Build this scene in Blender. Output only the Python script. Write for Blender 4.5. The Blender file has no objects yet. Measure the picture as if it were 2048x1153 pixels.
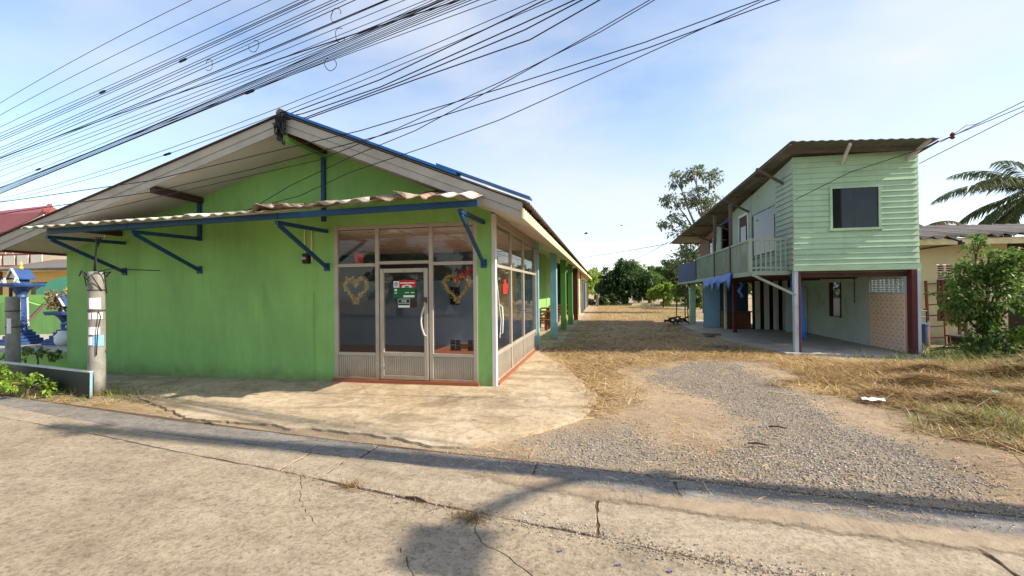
import bpy, math, random
import numpy as np
from mathutils import Vector, Matrix
random.seed(7); rng = np.random.default_rng(11)
sc = bpy.context.scene
# ------------------------------------------------------------------ camera
FPX, CX, CY = 910.0, 1024.0, 576.5            # focal length and centre in photo pixels
YAW, PITCH, ROLL = map(math.radians, (11.32, 0.315, -0.578))
CAMZ = 1.6
_f = Vector((-math.sin(YAW)*math.cos(PITCH), math.cos(YAW)*math.cos(PITCH), math.sin(PITCH)))
_r0 = Vector((math.cos(YAW), math.sin(YAW), 0)); _u0 = _r0.cross(_f)
_r = _r0*math.cos(ROLL)+_u0*math.sin(ROLL); _u = -_r0*math.sin(ROLL)+_u0*math.cos(ROLL)
cam_d = bpy.data.cameras.new('camera'); cam = bpy.data.objects.new('camera', cam_d)
sc.collection.objects.link(cam); sc.camera = cam
cam_d.sensor_width = 36; cam_d.lens = FPX/2048*36; cam_d.clip_start = .05; cam_d.clip_end = 3000
M4 = Matrix((_r, _u, -_f)).transposed().to_4x4(); M4.translation = (0, 0, CAMZ); cam.matrix_world = M4
# ------------------------------------------------------------------ light
SUN_EL, SUN_AZ = math.radians(37), math.radians(-3)      # azimuth from +X, negative = towards the road
sdir = Vector((math.cos(SUN_EL)*math.cos(SUN_AZ), math.cos(SUN_EL)*math.sin(SUN_AZ), math.sin(SUN_EL)))
sun_d = bpy.data.lights.new('sun', 'SUN'); sun_d.energy = 4.3; sun_d.angle = math.radians(.53); sun_d.color = (1, .90, .77)
sun = bpy.data.objects.new('sun', sun_d); sc.collection.objects.link(sun)
sun.rotation_euler = (-sdir).to_track_quat('-Z', 'Y').to_euler(); sun.location = (30, 0, 30)
w = bpy.data.worlds.new('World'); sc.world = w; w.use_nodes = True
nt = w.node_tree; nt.nodes.clear()
def N(nt, t, **k):
    n = nt.nodes.new(t)
    for a, b in k.items(): setattr(n, a, b)
    return n
out = N(nt, 'ShaderNodeOutputWorld'); bg = N(nt, 'ShaderNodeBackground')
sky = N(nt, 'ShaderNodeTexSky', sky_type='NISHITA', sun_disc=False, sun_elevation=SUN_EL,
        sun_rotation=math.atan2(sdir.x, sdir.y), altitude=20, air_density=1.0, dust_density=.5, ozone_density=1.2)
tc = N(nt, 'ShaderNodeTexCoord'); mp = N(nt, 'ShaderNodeMapping'); mp.inputs['Scale'].default_value = (1, 1, 2.6)
cn = N(nt, 'ShaderNodeTexNoise'); cn.inputs['Scale'].default_value = 1.5; cn.inputs['Detail'].default_value = 7; cn.inputs['Roughness'].default_value = .52
cr = N(nt, 'ShaderNodeValToRGB'); cr.color_ramp.elements[0].position = .40; cr.color_ramp.elements[1].position = .74
mx = N(nt, 'ShaderNodeMix', data_type='RGBA'); mx.inputs[7].default_value = (3.5, 3.6, 3.95, 1)
ml = N(nt, 'ShaderNodeMath', operation='MULTIPLY'); ml.inputs[1].default_value = .9
nt.links.new(tc.outputs['Generated'], mp.inputs[0]); nt.links.new(mp.outputs[0], cn.inputs['Vector'])
nt.links.new(cn.outputs['Fac'], cr.inputs[0]); nt.links.new(cr.outputs[0], ml.inputs[0]); nt.links.new(ml.outputs[0], mx.inputs[0])
nt.links.new(sky.outputs[0], mx.inputs[6]); nt.links.new(mx.outputs[2], bg.inputs[0]); nt.links.new(bg.outputs[0], out.inputs[0])
bg.inputs[1].default_value = .134
sc.view_settings.view_transform = 'Standard'; sc.view_settings.look = 'None'
sc.view_settings.exposure = 1.02; sc.view_settings.gamma = 1; sc.view_settings.use_curve_mapping = False
sc.cycles.max_bounces = 8; sc.cycles.diffuse_bounces = 4; sc.cycles.transparent_max_bounces = 16
# ------------------------------------------------------------------ pixel helpers (a pixel gives a direction only)
CAM = Vector((0, 0, CAMZ))
def ray(x, y): return _r*((x-CX)/FPX) - _u*((y-CY)/FPX) + _f
def G(x, y, z=0.0): d = ray(x, y); return CAM + d*((z-CAMZ)/d.z)
def PY(x, y, Y): d = ray(x, y); return CAM + d*(Y/d.y)
def PX(x, y, X): d = ray(x, y); return CAM + d*(X/d.x)
# ------------------------------------------------------------------ materials
def S(r, g, b): return tuple(((c/255)/12.92 if c/255 <= .04045 else ((c/255+.055)/1.055)**2.4) for c in (r, g, b))+(1,)
def mk(c, k): return tuple(min(1, max(0, v*k)) for v in c[:3])+(1,)
def ramp(nt, src, p0, p1, c0=(0, 0, 0, 1), c1=(1, 1, 1, 1)):
    r = N(nt, 'ShaderNodeValToRGB'); e = r.color_ramp.elements
    e[0].position, e[1].position, e[0].color, e[1].color = p0, p1, c0, c1
    nt.links.new(src, r.inputs[0]); return r.outputs[0]
def noise(nt, vec, scale, detail=5, rough=.6, dist=0):
    n = N(nt, 'ShaderNodeTexNoise'); n.inputs['Scale'].default_value = scale; n.inputs['Detail'].default_value = detail
    n.inputs['Roughness'].default_value = rough; n.inputs['Distortion'].default_value = dist
    nt.links.new(vec, n.inputs['Vector']); return n.outputs['Fac']
def mixc(nt, fac, a, b, mode='MIX'):
    m = N(nt, 'ShaderNodeMix', data_type='RGBA', blend_type=mode)
    for i, v in ((0, fac), (6, a), (7, b)):
        if isinstance(v, (int, float, tuple)): m.inputs[i].default_value = v
        else: nt.links.new(v, m.inputs[i])
    return m.outputs[2]
def mul(nt, a, b, op='MULTIPLY'):
    m = N(nt, 'ShaderNodeMath', operation=op)
    for i, v in enumerate((a, b)):
        if isinstance(v, (int, float)): m.inputs[i].default_value = v
        else: nt.links.new(v, m.inputs[i])
    return m.outputs[0]
def pos(nt, stretch=(1, 1, 1)):
    g = N(nt, 'ShaderNodeNewGeometry'); m = N(nt, 'ShaderNodeMapping'); m.inputs['Scale'].default_value = stretch
    nt.links.new(g.outputs['Position'], m.inputs[0]); return m.outputs[0], g
def new_mat(name):
    m = bpy.data.materials.new(name); m.use_nodes = True; nt = m.node_tree; nt.nodes.clear()
    o = N(nt, 'ShaderNodeOutputMaterial'); p = N(nt, 'ShaderNodeBsdfPrincipled'); nt.links.new(p.outputs[0], o.inputs[0])
    return m, nt, p, o
def bump(nt, p, h, strength, dist=.02):
    b = N(nt, 'ShaderNodeBump'); b.inputs['Strength'].default_value = strength; b.inputs['Distance'].default_value = dist
    nt.links.new(h, b.inputs['Height']); nt.links.new(b.outputs[0], p.inputs['Normal'])
def surf(name, col, rough=.75, var=.22, scale=1.3, fine=35, bmp=.25, stain=None, st_amt=.5, st_scale=1.1, st_stretch=(1, 1, 1),
         st_lo=.52, st_hi=.72, metal=0, spec=.35, island=0, splash=None, objrand=0, streak=None):
    """weathered paint / plaster / timber: base colour, broad and fine variation, optional stains of another colour"""
    m, nt, p, o = new_mat(name); v, g = pos(nt)
    n1 = noise(nt, v, scale, 6, .65); n2 = noise(nt, v, fine, 4, .7)
    c = mixc(nt, ramp(nt, n1, .3, .72), mk(col, 1-var), mk(col, 1+var*.6))
    c = mixc(nt, mul(nt, ramp(nt, n2, .35, .75), .35), c, mk(col, .78))
    if stain:
        v2, _ = pos(nt, st_stretch)
        c = mixc(nt, mul(nt, ramp(nt, noise(nt, v2, st_scale, 8, .72, .4), st_lo, st_hi), st_amt), c, stain)
    if splash:                                            # mud splashed up from the ground
        sx = N(nt, 'ShaderNodeSeparateXYZ'); nt.links.new(v, sx.inputs[0])
        h = mul(nt, mul(nt, noise(nt, v, 5, 5), .55), mul(nt, sx.outputs[2], 1.0), 'SUBTRACT')
        c = mixc(nt, mul(nt, ramp(nt, h, -.08, .3), .8), c, splash)
    if streak:                                            # rain streaks running down
        v3, _ = pos(nt, (5, 5, .22))
        c = mixc(nt, mul(nt, ramp(nt, noise(nt, v3, 1.2, 6, .7), .52, .72), .24), c, streak)
    if objrand:                                           # boards of one wall fade unevenly
        oi = N(nt, 'ShaderNodeObjectInfo'); c = mixc(nt, mul(nt, oi.outputs['Random'], objrand), c, mk(col, .62))
    if island:
        c = mixc(nt, mul(nt, g.outputs['Random Per Island'], island), c, mk(col, .45))
    nt.links.new(c, p.inputs['Base Color']); p.inputs['Roughness'].default_value = rough
    p.inputs['Metallic'].default_value = metal; p.inputs['Specular IOR Level'].default_value = spec
    if bmp: bump(nt, p, mixc(nt, .5, n1, n2), bmp, .012)
    return m
def glass(name, tint=(.82, .86, .86, 1), dirt=.06, rough=.015, ior=1.5):
    m, nt, p, o = new_mat(name); nt.nodes.remove(p)
    t = N(nt, 'ShaderNodeBsdfTransparent'); t.inputs[0].default_value = tint
    gl = N(nt, 'ShaderNodeBsdfGlossy'); gl.inputs['Roughness'].default_value = rough
    d = N(nt, 'ShaderNodeBsdfDiffuse'); d.inputs[0].default_value = S(190, 185, 170)
    fr = N(nt, 'ShaderNodeFresnel'); fr.inputs[0].default_value = ior
    a = N(nt, 'ShaderNodeMixShader'); b = N(nt, 'ShaderNodeMixShader'); v, g = pos(nt)
    gq = N(nt, 'ShaderNodeNewGeometry'); nt.links.new(mul(nt, fr.outputs[0], mul(nt, 1.0, gq.outputs['Backfacing'], 'SUBTRACT')), a.inputs[0]); nt.links.new(t.outputs[0], a.inputs[1]); nt.links.new(gl.outputs[0], a.inputs[2])
    nt.links.new(mul(nt, ramp(nt, noise(nt, v, 3, 7, .7), .4, .75), dirt), b.inputs[0])
    nt.links.new(a.outputs[0], b.inputs[1]); nt.links.new(d.outputs[0], b.inputs[2]); nt.links.new(b.outputs[0], o.inputs[0])
    return m
def leafmat(name, c0, c1, trans=.35):
    m, nt, p, o = new_mat(name); nt.nodes.remove(p); g = N(nt, 'ShaderNodeNewGeometry')
    c = ramp(nt, g.outputs['Random Per Island'], 0, 1, c0, c1)
    d = N(nt, 'ShaderNodeBsdfPrincipled'); d.inputs['Roughness'].default_value = .5; d.inputs['Specular IOR Level'].default_value = .35
    t = N(nt, 'ShaderNodeBsdfTranslucent'); s = N(nt, 'ShaderNodeMixShader'); s.inputs[0].default_value = trans
    nt.links.new(c, d.inputs['Base Color']); nt.links.new(mixc(nt, .5, c, mk(c1, 1.5)), t.inputs[0])
    nt.links.new(d.outputs[0], s.inputs[1]); nt.links.new(t.outputs[0], s.inputs[2]); nt.links.new(s.outputs[0], o.inputs[0])
    return m
DIRT = S(140, 105, 70)
M = {}
M['lime'] = surf('lime_plaster', (.25, .49, .135, 1), .8, .16, .9, 30, .2, S(104, 138, 80), .6, .9, (1, 1, .3), .46, .75, splash=S(112, 124, 76), streak=S(92, 128, 66))
M['lime_bright'] = surf('bright_lime', (.36, .62, .14, 1), .8, .15, 1.2)
M['alu'] = surf('aluminium_frame', S(176, 168, 152), .5, .12, 3, 60, .05, S(140, 118, 90), .5, 2.5, (1, 1, .4), metal=.25, splash=S(150, 120, 84))
M['white'] = surf('white_paint', S(205, 205, 198), .6, .12, 2, 40, .1, S(140, 130, 112), .5, 2, (1, 1, .3))
M['fascia'] = surf('weathered_white_board', S(172, 166, 152), .75, .18, 1.6, 40, .2, S(104, 94, 80), .6, 1.8, (.5, 1, 1))
M['soffit'] = surf('soffit_board', S(190, 184, 168), .8, .1, .8, 30, .1, S(128, 112, 88), .4, 1.2)
M['cream'] = surf('cream_board', S(222, 206, 160), .75, .14, 1.2, 40, .15, S(150, 116, 72), .6, 1.6)
M['brown'] = surf('dark_brown_timber', S(72, 46, 38), .75, .25, 3, 50, .2)
M['maroon'] = surf('maroon_paint', S(96, 44, 44), .65, .25, 3, 50, .2, S(52, 34, 32), .6, 4)
M['blue'] = surf('blue_steel', S(26, 70, 106), .5, .22, 3, 50, .1, S(70, 52, 44), .45, 4, metal=.1)
M['flash'] = surf('blue_flashing', S(46, 110, 170), .4, .15, 2, 40, .05, metal=.3)
M['roof'] = surf('grey_roof_sheet', S(112, 104, 96), .85, .25, 1.4, 30, .25, S(56, 50, 46), .6, 2)
M['canopy'] = surf('weathered_canopy_sheet', S(226, 220, 206), .8, .12, 2, 40, .2, S(138, 104, 74), .85, 1.4, (1, 1, 1), .5, .66)
M['canopy_old'] = surf('rust_stained_canopy_sheet', S(196, 182, 160), .85, .2, 2, 40, .25, S(122, 92, 68), .95, 1.8, (1, 1, 1), .38, .56)
M['orange_tile'] = surf('terracotta_tile', S(156, 88, 62), .4, .18, 2, 30, .1, S(110, 66, 48), .5, 2)
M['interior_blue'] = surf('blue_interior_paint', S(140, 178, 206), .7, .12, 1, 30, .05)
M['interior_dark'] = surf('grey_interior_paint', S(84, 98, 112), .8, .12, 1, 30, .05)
M['ceiling'] = surf('ceiling_panel', S(226, 218, 208), .8, .12, 1.5, 30, .05)
M['black'] = surf('black_plastic', S(24, 24, 26), .5, .2, 3, 40, .05)
M['cable'] = surf('black_cable', S(22, 22, 26), .6, .2, 3, 40, 0)
M['concrete'] = surf('concrete', S(150, 146, 136), .9, .2, 1.6, 40, .4, S(88, 84, 76), .7, 3.5, (1, 1, .5), .45, .65, splash=S(112, 100, 80), streak=S(100, 94, 84))
M['slab'] = surf('yard_slab', S(172, 164, 150), .9, .2, 1.1, 30, .4, S(84, 78, 70), .6, 1.3)
M['pale_blue'] = surf('pale_blue_paint', S(132, 178, 190), .7, .16, 2, 40, .15, S(120, 120, 112), .4, 2, (1, 1, .4), splash=S(120, 120, 110))
M['green_post'] = surf('green_post_paint', S(96, 148, 74), .7, .16, 2, 40, .15, S(70, 92, 54), .5, 2, (1, 1, .4))
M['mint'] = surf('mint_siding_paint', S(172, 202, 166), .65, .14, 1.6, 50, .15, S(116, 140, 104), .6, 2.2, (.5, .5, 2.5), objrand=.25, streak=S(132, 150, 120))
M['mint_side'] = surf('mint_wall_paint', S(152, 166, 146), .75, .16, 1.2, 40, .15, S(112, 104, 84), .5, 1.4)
M['pink_wall'] = surf('faded_pink_boards', S(128, 100, 86), .8, .2, 2, 40, .2)
M['rust'] = surf('rusted_sheet', S(128, 126, 122), .8, .3, 2.2, 40, .25, S(120, 112, 104), .6, 2)
M['bluewash'] = surf('pale_blue_wall', S(188, 198, 202), .8, .14, 1, 40, .15, S(104, 108, 104), .5, 1.3)
M['deepblue'] = surf('dark_blue_wall', S(64, 84, 120), .8, .2, 1.4, 30, .1)
M['pinktile'] = surf('pink_tile', S(232, 202, 184), .35, .1, 2, 40, .05)
M['tilegrout'] = surf('tile_grout', S(196, 170, 152), .9, .1)
M['tiledot'] = surf('tile_dot', S(120, 80, 66), .5, .2)
M['tarp'] = surf('blue_tarpaulin', S(36, 104, 190), .5, .25, 4, 30, .3)
M['wood'] = surf('orange_brown_wood', S(120, 78, 44), .7, .25, 2, 40, .2)
M['timber'] = surf('grey_old_timber', S(98, 84, 70), .85, .3, 3, 50, .3)
M['redbench'] = surf('red_brown_bench', S(126, 66, 50), .6, .2, 2, 40, .15)
M['spirit_blue'] = surf('spirit_house_blue', S(48, 78, 128), .5, .25, 5, 50, .1, S(20, 40, 84), .5, 4)
M['gold'] = surf('gold_paint', S(206, 164, 60), .4, .2, 8, 60, .1, metal=.2)
M['cream_house'] = surf('cream_plaster', S(206, 192, 150), .85, .12, .8, 30, .2, S(140, 122, 90), .5, .9, (1, 1, .5), splash=S(130, 116, 90))
M['yellow_house'] = surf('yellow_plaster', S(232, 206, 140), .85, .1, .8)
M['white_house'] = surf('off_white_plaster', S(236, 228, 204), .85, .08, .8)
M['redroof'] = surf('red_roof_tile', S(142, 70, 64), .7, .2, 2, 30, .2)
M['teal'] = surf('teal_plaster', S(110, 190, 150), .8, .12)
M['rustred'] = surf('rust_red_ladder', S(112, 56, 42), .7, .3, 4, 50, .2)
M['ladder_grey'] = surf('dark_steel', S(70, 66, 64), .6, .2, 4, 50, .1)
M['bark'] = surf('bark', S(96, 80, 64), .9, .3, 4, 30, .6)
M['palebark'] = surf('pale_bark', S(132, 118, 100), .9, .3, 4, 30, .5)
M['straw'] = leafmat('dry_straw', S(146, 116, 70), S(218, 190, 136), .15)
M['straw_dark'] = leafmat('old_straw', S(96, 74, 46), S(172, 140, 92), .15)
M['grass'] = leafmat('green_grass', S(70, 96, 40), S(140, 150, 74), .3)
M['leaf_dark'] = leafmat('dark_leaves', S(34, 56, 26), S(74, 100, 46), .25)
M['leaf_mid'] = leafmat('mid_leaves', S(52, 82, 34), S(112, 138, 62), .35)
M['leaf_bright'] = leafmat('bright_leaves', S(80, 118, 36), S(160, 182, 76), .4)
M['leaf_grey'] = leafmat('greyish_leaves', S(70, 88, 60), S(128, 138, 100), .3)
M['palmleaf'] = leafmat('palm_leaflets', S(58, 76, 46), S(116, 122, 80), .3)
M['dryleaf'] = leafmat('dried_leaves', S(92, 74, 50), S(150, 124, 84), .2)
M['goldleaf'] = leafmat('gold_foil', S(150, 108, 40), S(232, 208, 140), .05)
M['glass'] = glass('shop_glass', (.90, .92, .92, 1), .02)
M['glass_dark'] = glass('house_glass', (.34, .38, .44, 1), .03, .01, 1.5)
M['paper'] = surf('paper', S(226, 226, 224), .8, .06, 3, 40, .02)
M['paperblue'] = surf('blue_print_paper', S(130, 176, 214), .8, .2, 20, 60, .02)
M['sign_green'] = surf('sign_green', S(16, 98, 44), .6, .06, 3, 40, .02)
M['sign_dkgreen'] = surf('sign_dark_green', S(12, 56, 42), .6, .06, 3, 40, .02)
M['sign_red'] = surf('sign_red', S(196, 34, 38), .6, .06, 3, 40, .02)
M['sign_white'] = surf('sign_white', S(228, 226, 222), .6, .04, 3, 40, .02)
M['stone'] = None
# ------------------------------------------------------------------ mesh helpers
col = sc.collection
class MB:
    def __init__(s): s.v = []; s.f = []
    def add(s, vs, fs):
        b = len(s.v); s.v += [tuple(v) for v in vs]; s.f += [tuple(b+i for i in f) for f in fs]; return s
    def hexa(s, p):      # 8 corners: bottom 4 ccw, top 4 ccw
        return s.add(p, [(3, 2, 1, 0), (4, 5, 6, 7), (0, 1, 5, 4), (1, 2, 6, 5), (2, 3, 7, 6), (3, 0, 4, 7)])
    def box(s, x0, x1, y0, y1, z0, z1):
        return s.hexa([(x0, y0, z0), (x1, y0, z0), (x1, y1, z0), (x0, y1, z0), (x0, y0, z1), (x1, y0, z1), (x1, y1, z1), (x0, y1, z1)])
    def bar(s, a, b, wd, ht, up=(0, 0, 1)):
        a, b = Vector(a), Vector(b); d = (b-a).normalized(); up = Vector(up)
        sd = d.cross(up)
        if sd.length < 1e-4: sd = d.cross(Vector((1, 0, 0)))
        sd.normalize(); u = sd.cross(d); h = sd*wd/2; k = u*ht/2
        return s.hexa([a-h-k, a+h-k, b+h-k, b-h-k, a-h+k, a+h+k, b+h+k, b-h+k])
    def tube(s, pts, r, n=6, cap=True):
        pts = [Vector(p) for p in pts]; rs = r if isinstance(r, (list, tuple)) else [r]*len(pts); b = len(s.v); pu = None
        for i, p in enumerate(pts):
            d = (pts[min(i+1, len(pts)-1)]-pts[max(i-1, 0)]).normalized()
            u = d.cross(Vector((0, 0, 1))) if pu is None else (pu - d*pu.dot(d))
            if u.length < 1e-3: u = d.cross(Vector((1, 0, 0)))
            u.normalize(); pu = u; q = d.cross(u)
            for k in range(n):
                a = 2*math.pi*k/n; s.v.append(tuple(p+(u*math.cos(a)+q*math.sin(a))*rs[i]))
        for i in range(len(pts)-1):
            for k in range(n):
                k2 = (k+1) % n; s.f.append((b+i*n+k, b+i*n+k2, b+(i+1)*n+k2, b+(i+1)*n+k))
        if cap: s.f.append(tuple(b+k for k in range(n))[::-1]); s.f.append(tuple(b+(len(pts)-1)*n+k for k in range(n)))
        return s
    def lathe(s, prof, c=(0, 0, 0), n=16):   # prof: (r,z) list
        b = len(s.v)
        for r, z in prof:
            for k in range(n): a = 2*math.pi*k/n; s.v.append((c[0]+r*math.cos(a), c[1]+r*math.sin(a), c[2]+z))
        for i in range(len(prof)-1):
            for k in range(n):
                k2 = (k+1) % n; s.f.append((b+i*n+k, b+i*n+k2, b+(i+1)*n+k2, b+(i+1)*n+k))
        s.f.append(tuple(b+k for k in range(n))[::-1]); s.f.append(tuple(b+(len(prof)-1)*n+k for k in range(n)))
        return s
    def prism(s, poly, lo, hi, axis='z'):    # poly of 2-tuples extruded along an axis
        n = len(poly)
        P = {'z': lambda p, t: (p[0], p[1], t), 'y': lambda p, t: (p[0], t, p[1]), 'x': lambda p, t: (t, p[0], p[1])}[axis]
        return s.add([P(p, lo) for p in poly]+[P(p, hi) for p in poly],
                     [tuple(range(n))[::-1], tuple(range(n, 2*n))]+[(i, (i+1) % n, n+(i+1) % n, n+i) for i in range(n)])
    def build(s, name, mat, parent=None, smooth=False, bevel=0, fix=True):
        me = bpy.data.meshes.new(name); me.from_pydata(s.v, [], s.f)
        if fix:
            import bmesh
            bm = bmesh.new(); bm.from_mesh(me); bmesh.ops.recalc_face_normals(bm, faces=bm.faces); bm.to_mesh(me); bm.free()
        if smooth: me.polygons.foreach_set('use_smooth', [True]*len(me.polygons))
        me.materials.append(M[mat] if isinstance(mat, str) else mat)
        o = bpy.data.objects.new(name, me); col.objects.link(o)
        if parent: o.parent = parent; o.matrix_parent_inverse = Matrix.Translation(parent_world(parent)).inverted()
        if bevel:
            b = o.modifiers.new('bevel', 'BEVEL'); b.width = bevel; b.segments = 1; b.limit_method = 'ANGLE'
        return o
def parent_world(o): return o.location      # every parent stands unrotated, so its world place is its location
def tag(o, label, cat, group=None, kind=None):
    o['label'] = label; o['category'] = cat
    if group: o['group'] = group
    if kind: o['kind'] = kind
    return o
def thing(name, label, cat, loc=(0, 0, 0), group=None):
    o = bpy.data.objects.new(name, None); col.objects.link(o); o.location = loc; o.empty_display_size = .2
    return tag(o, label, cat, group)
def part(name, parent):          # a part that only holds sub-parts
    o = bpy.data.objects.new(name, None); col.objects.link(o); o.parent = parent
    o.matrix_parent_inverse = Matrix.Translation(parent.location).inverted(); o.empty_display_size = .1
    return o
def npmesh(name, verts, faces, mat, parent=None, attrs=None, smooth=False):
    """big meshes from numpy arrays, all faces with the same number of corners"""
    me = bpy.data.meshes.new(name); nv, nf, k = len(verts), len(faces), faces.shape[1]
    me.vertices.add(nv); me.vertices.foreach_set('co', verts.astype(np.float32).ravel())
    me.loops.add(nf*k); me.loops.foreach_set('vertex_index', faces.astype(np.int32).ravel())
    me.polygons.add(nf); me.polygons.foreach_set('loop_start', (np.arange(nf)*k).astype(np.int32))
    if smooth: me.polygons.foreach_set('use_smooth', np.ones(nf, bool))
    for a, val in (attrs or {}).items():
        me.attributes.new(a, 'FLOAT', 'POINT').data.foreach_set('value', val.astype(np.float32))
    me.update(calc_edges=True); me.validate()
    me.materials.append(M[mat] if isinstance(mat, str) else mat)
    o = bpy.data.objects.new(name, me); col.objects.link(o)
    if parent: o.parent = parent; o.matrix_parent_inverse = Matrix.Translation(parent.location).inverted()
    return o
def vnoise(x, y, s, seed=0):     # smooth value noise on arrays
    x = np.asarray(x)*s; y = np.asarray(y)*s; xi = np.floor(x).astype(int); yi = np.floor(y).astype(int)
    def h(a, b):
        n = (a*374761393 + b*668265263 + seed*1442695041) & 0x7fffffff; n = ((n ^ (n >> 13))*1274126177) & 0x7fffffff
        return ((n ^ (n >> 16)) & 0xffff)/65535.
    fx = x-xi; fy = y-yi; fx = fx*fx*(3-2*fx); fy = fy*fy*(3-2*fy)
    return (h(xi, yi)*(1-fx)+h(xi+1, yi)*fx)*(1-fy)+(h(xi, yi+1)*(1-fx)+h(xi+1, yi+1)*fx)*fy
def fbm(x, y, s, seed=0): return (vnoise(x, y, s, seed)+.5*vnoise(x, y, s*2.1, seed+1)+.25*vnoise(x, y, s*4.3, seed+2))/1.75
def sdpoly(x, y, poly):          # signed distance to a polygon, positive inside
    x = np.asarray(x, float); y = np.asarray(y, float); d = np.full(x.shape, 1e9); ins = np.zeros(x.shape, bool); n = len(poly)
    for i in range(n):
        x1, y1 = poly[i]; x2, y2 = poly[(i+1) % n]; ex, ey = x2-x1, y2-y1
        t = np.clip(((x-x1)*ex+(y-y1)*ey)/(ex*ex+ey*ey+1e-12), 0, 1)
        d = np.minimum(d, np.hypot(x-x1-t*ex, y-y1-t*ey))
        c = ((y1 > y) != (y2 > y)); ins ^= c & (x < ex*(y-y1)/(ey if abs(ey) > 1e-9 else 1e-9)+x1)
    return np.where(ins, d, -d)
def smooth01(v, a, b): t = np.clip((v-a)/(b-a), 0, 1); return t*t*(3-2*t)
def inst(name, me, parent, loc, rot=(0, 0, 0), scl=(1, 1, 1)):
    o = bpy.data.objects.new(name, me); col.objects.link(o); o.location = loc; o.rotation_euler = rot; o.scale = scl
    if parent: o.parent = parent; o.matrix_parent_inverse = Matrix.Translation(parent.location).inverted()
    return o
def mesh_of(mb, name, mat):
    o = mb.build(name, mat); me = o.data; bpy.data.objects.remove(o); return me
def struct(o): o['kind'] = 'structure'; return o
# ================================================================== GROUND
def gp(pts, z=0): return [tuple(G(x, y, z)[:2]) for x, y in pts]
def lerp_line(pts, x):           # piecewise linear y(x) through world points
    pts = sorted(pts); return np.interp(x, [p[0] for p in pts], [p[1] for p in pts])
ROAD_A = [(-40, 9.2), (-14, 5.75), (-7.8, 4.55), (-5.72, 4.17), (-4.36, 3.87), (-2.68, 3.56), (-2.32, 3.47), (-.83, 3.14), (-.11, 3.0), (.41, 2.88), (3, 2.45), (30, -1.2)]
GUT_T = [(-40, 10.2), (-14, 6.35), (-8.32, 5.34), (-5.42, 4.80), (-3.05, 4.47), (-2.28, 4.36), (-.68, 4.19), (.57, 4.03), (1.85, 3.86), (2.99, 3.74), (8, 3.0), (30, 0)]
GUT_B = [(x, y-.40-.04*math.sin(x)) for x, y in GUT_T]
gA = lambda x: lerp_line(ROAD_A, x); gT = lambda x: lerp_line(GUT_T, x); gB = lambda x: lerp_line(GUT_B, x)
APRON = [(-10.9, 9.5), (-10.9, 6.6), (-7.6, 5.95), (-6.4, 5.45), (-5.25, 4.95), (-3.79, 4.80), (-2.9, 4.62), (-2.13, 4.5), (-1.4, 4.5), (-.95, 4.75), (-.61, 5.2), (-.36, 5.55),
         (-.24, 5.9), (-.2, 6.5), (-.25, 7.03), (-.36, 8.0), (-.62, 9.1), (-1.05, 10.1), (-1.45, 10.9), (-1.62, 11.6), (-1.66, 12.3), (-1.3, 12.8), (-1.28, 46.5), (-10.9, 46.5)]
GRAVEL = [gp([(990, 880), (1120, 865), (1250, 848), (1330, 870), (1400, 905), (1440, 950), (1480, 985), (1200, 945), (1050, 915)]),
          gp([(1290, 740), (1380, 725), (1500, 725), (1560, 765), (1620, 800), (1700, 850), (1850, 920), (1990, 975), (2048, 990), (1900, 1000), (1700, 985), (1500, 960), (1430, 905), (1480, 850), (1440, 800), (1330, 770)]),
          gp([(1440, 890), (1600, 880), (1800, 950), (1900, 990), (1600, 985), (1450, 950)])]
STRAW = [gp([(1560, 770), (1640, 735), (1800, 728), (2048, 715), (2300, 740), (2400, 1000), (2040, 935), (1900, 880), (1830, 820), (1700, 800)]),
         gp([(1110, 690), (1300, 668), (1600, 712), (1800, 735), (1640, 765), (1500, 722), (1340, 722), (1250, 745), (1260, 800), (1190, 850), (1165, 790), (1085, 730)]),
         [(-1.0, 20), (3.2, 20), (4.5, 24), (6, 30), (6, 46), (-.6, 46)],
         [(-.9, 12.0), (2.6, 12.4), (3.4, 20), (-1.0, 20)],
         [(-13, 6.5), (-8.6, 5.65), (-7.2, 5.65), (-6.0, 5.3), (-5.6, 5.0), (-8.5, 5.25), (-14, 6.2)]]
MOUNDS = [(5.0, 8.4, .45, .25, .17), (6.9, 9.2, .6, .3, .24), (4.1, 6.2, .35, .3, .10), (4.9, 7.2, .45, .25, .15), (8.1, 10.0, .8, .35, .34), (6.2, 7.8, .5, .3, .18), (5.7, 9.5, .45, .25, .15), (7.6, 8.6, .5, .35, .22), (4.0, 7.6, .3, .2, .08), (5.6, 6.4, .4, .3, .14), (6.8, 7.0, .5, .35, .2), (9.2, 10.4, .8, .4, .4), (3.55, 4.9, .6, .6, .07), (-7.9, 5.6, .8, .22, .05), (-9.8, 5.9, 1, .25, .07)]
def ground_h(x, y):
    x = np.asarray(x, float); y = np.asarray(y, float)
    ap = smooth01(-sdpoly(x, y, APRON), .05, .6); rd = smooth01(y-gT(x), .05, .5)
    house = smooth01(-sdpoly(x, y, [(3.4, 11.6), (7.4, 11.6), (7.4, 22), (3.4, 22)]), 0, .6)
    h = (fbm(x, y, 1.4, 3)-.5)*.05 + (fbm(x, y, 6, 9)-.5)*.016
    h = h*ap*rd*house*np.clip(1-(y-14)/30, .2, 1)
    for mx_, my_, a, b, hh in MOUNDS: h = h + hh*np.exp(-((x-mx_)/a)**2-((y-my_)/b)**2)*rd
    return np.where((np.abs(x) > 40) | (y > 60) | (y < 2), 0, h)
xs = np.unique(np.concatenate([[-400, -200, -100, -60, -40, -25], np.arange(-16, -2.5, .25), np.arange(-2.5, 9, .055), np.arange(9, 14, .25), [16, 20, 30, 50, 100, 200, 400]]))
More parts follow.
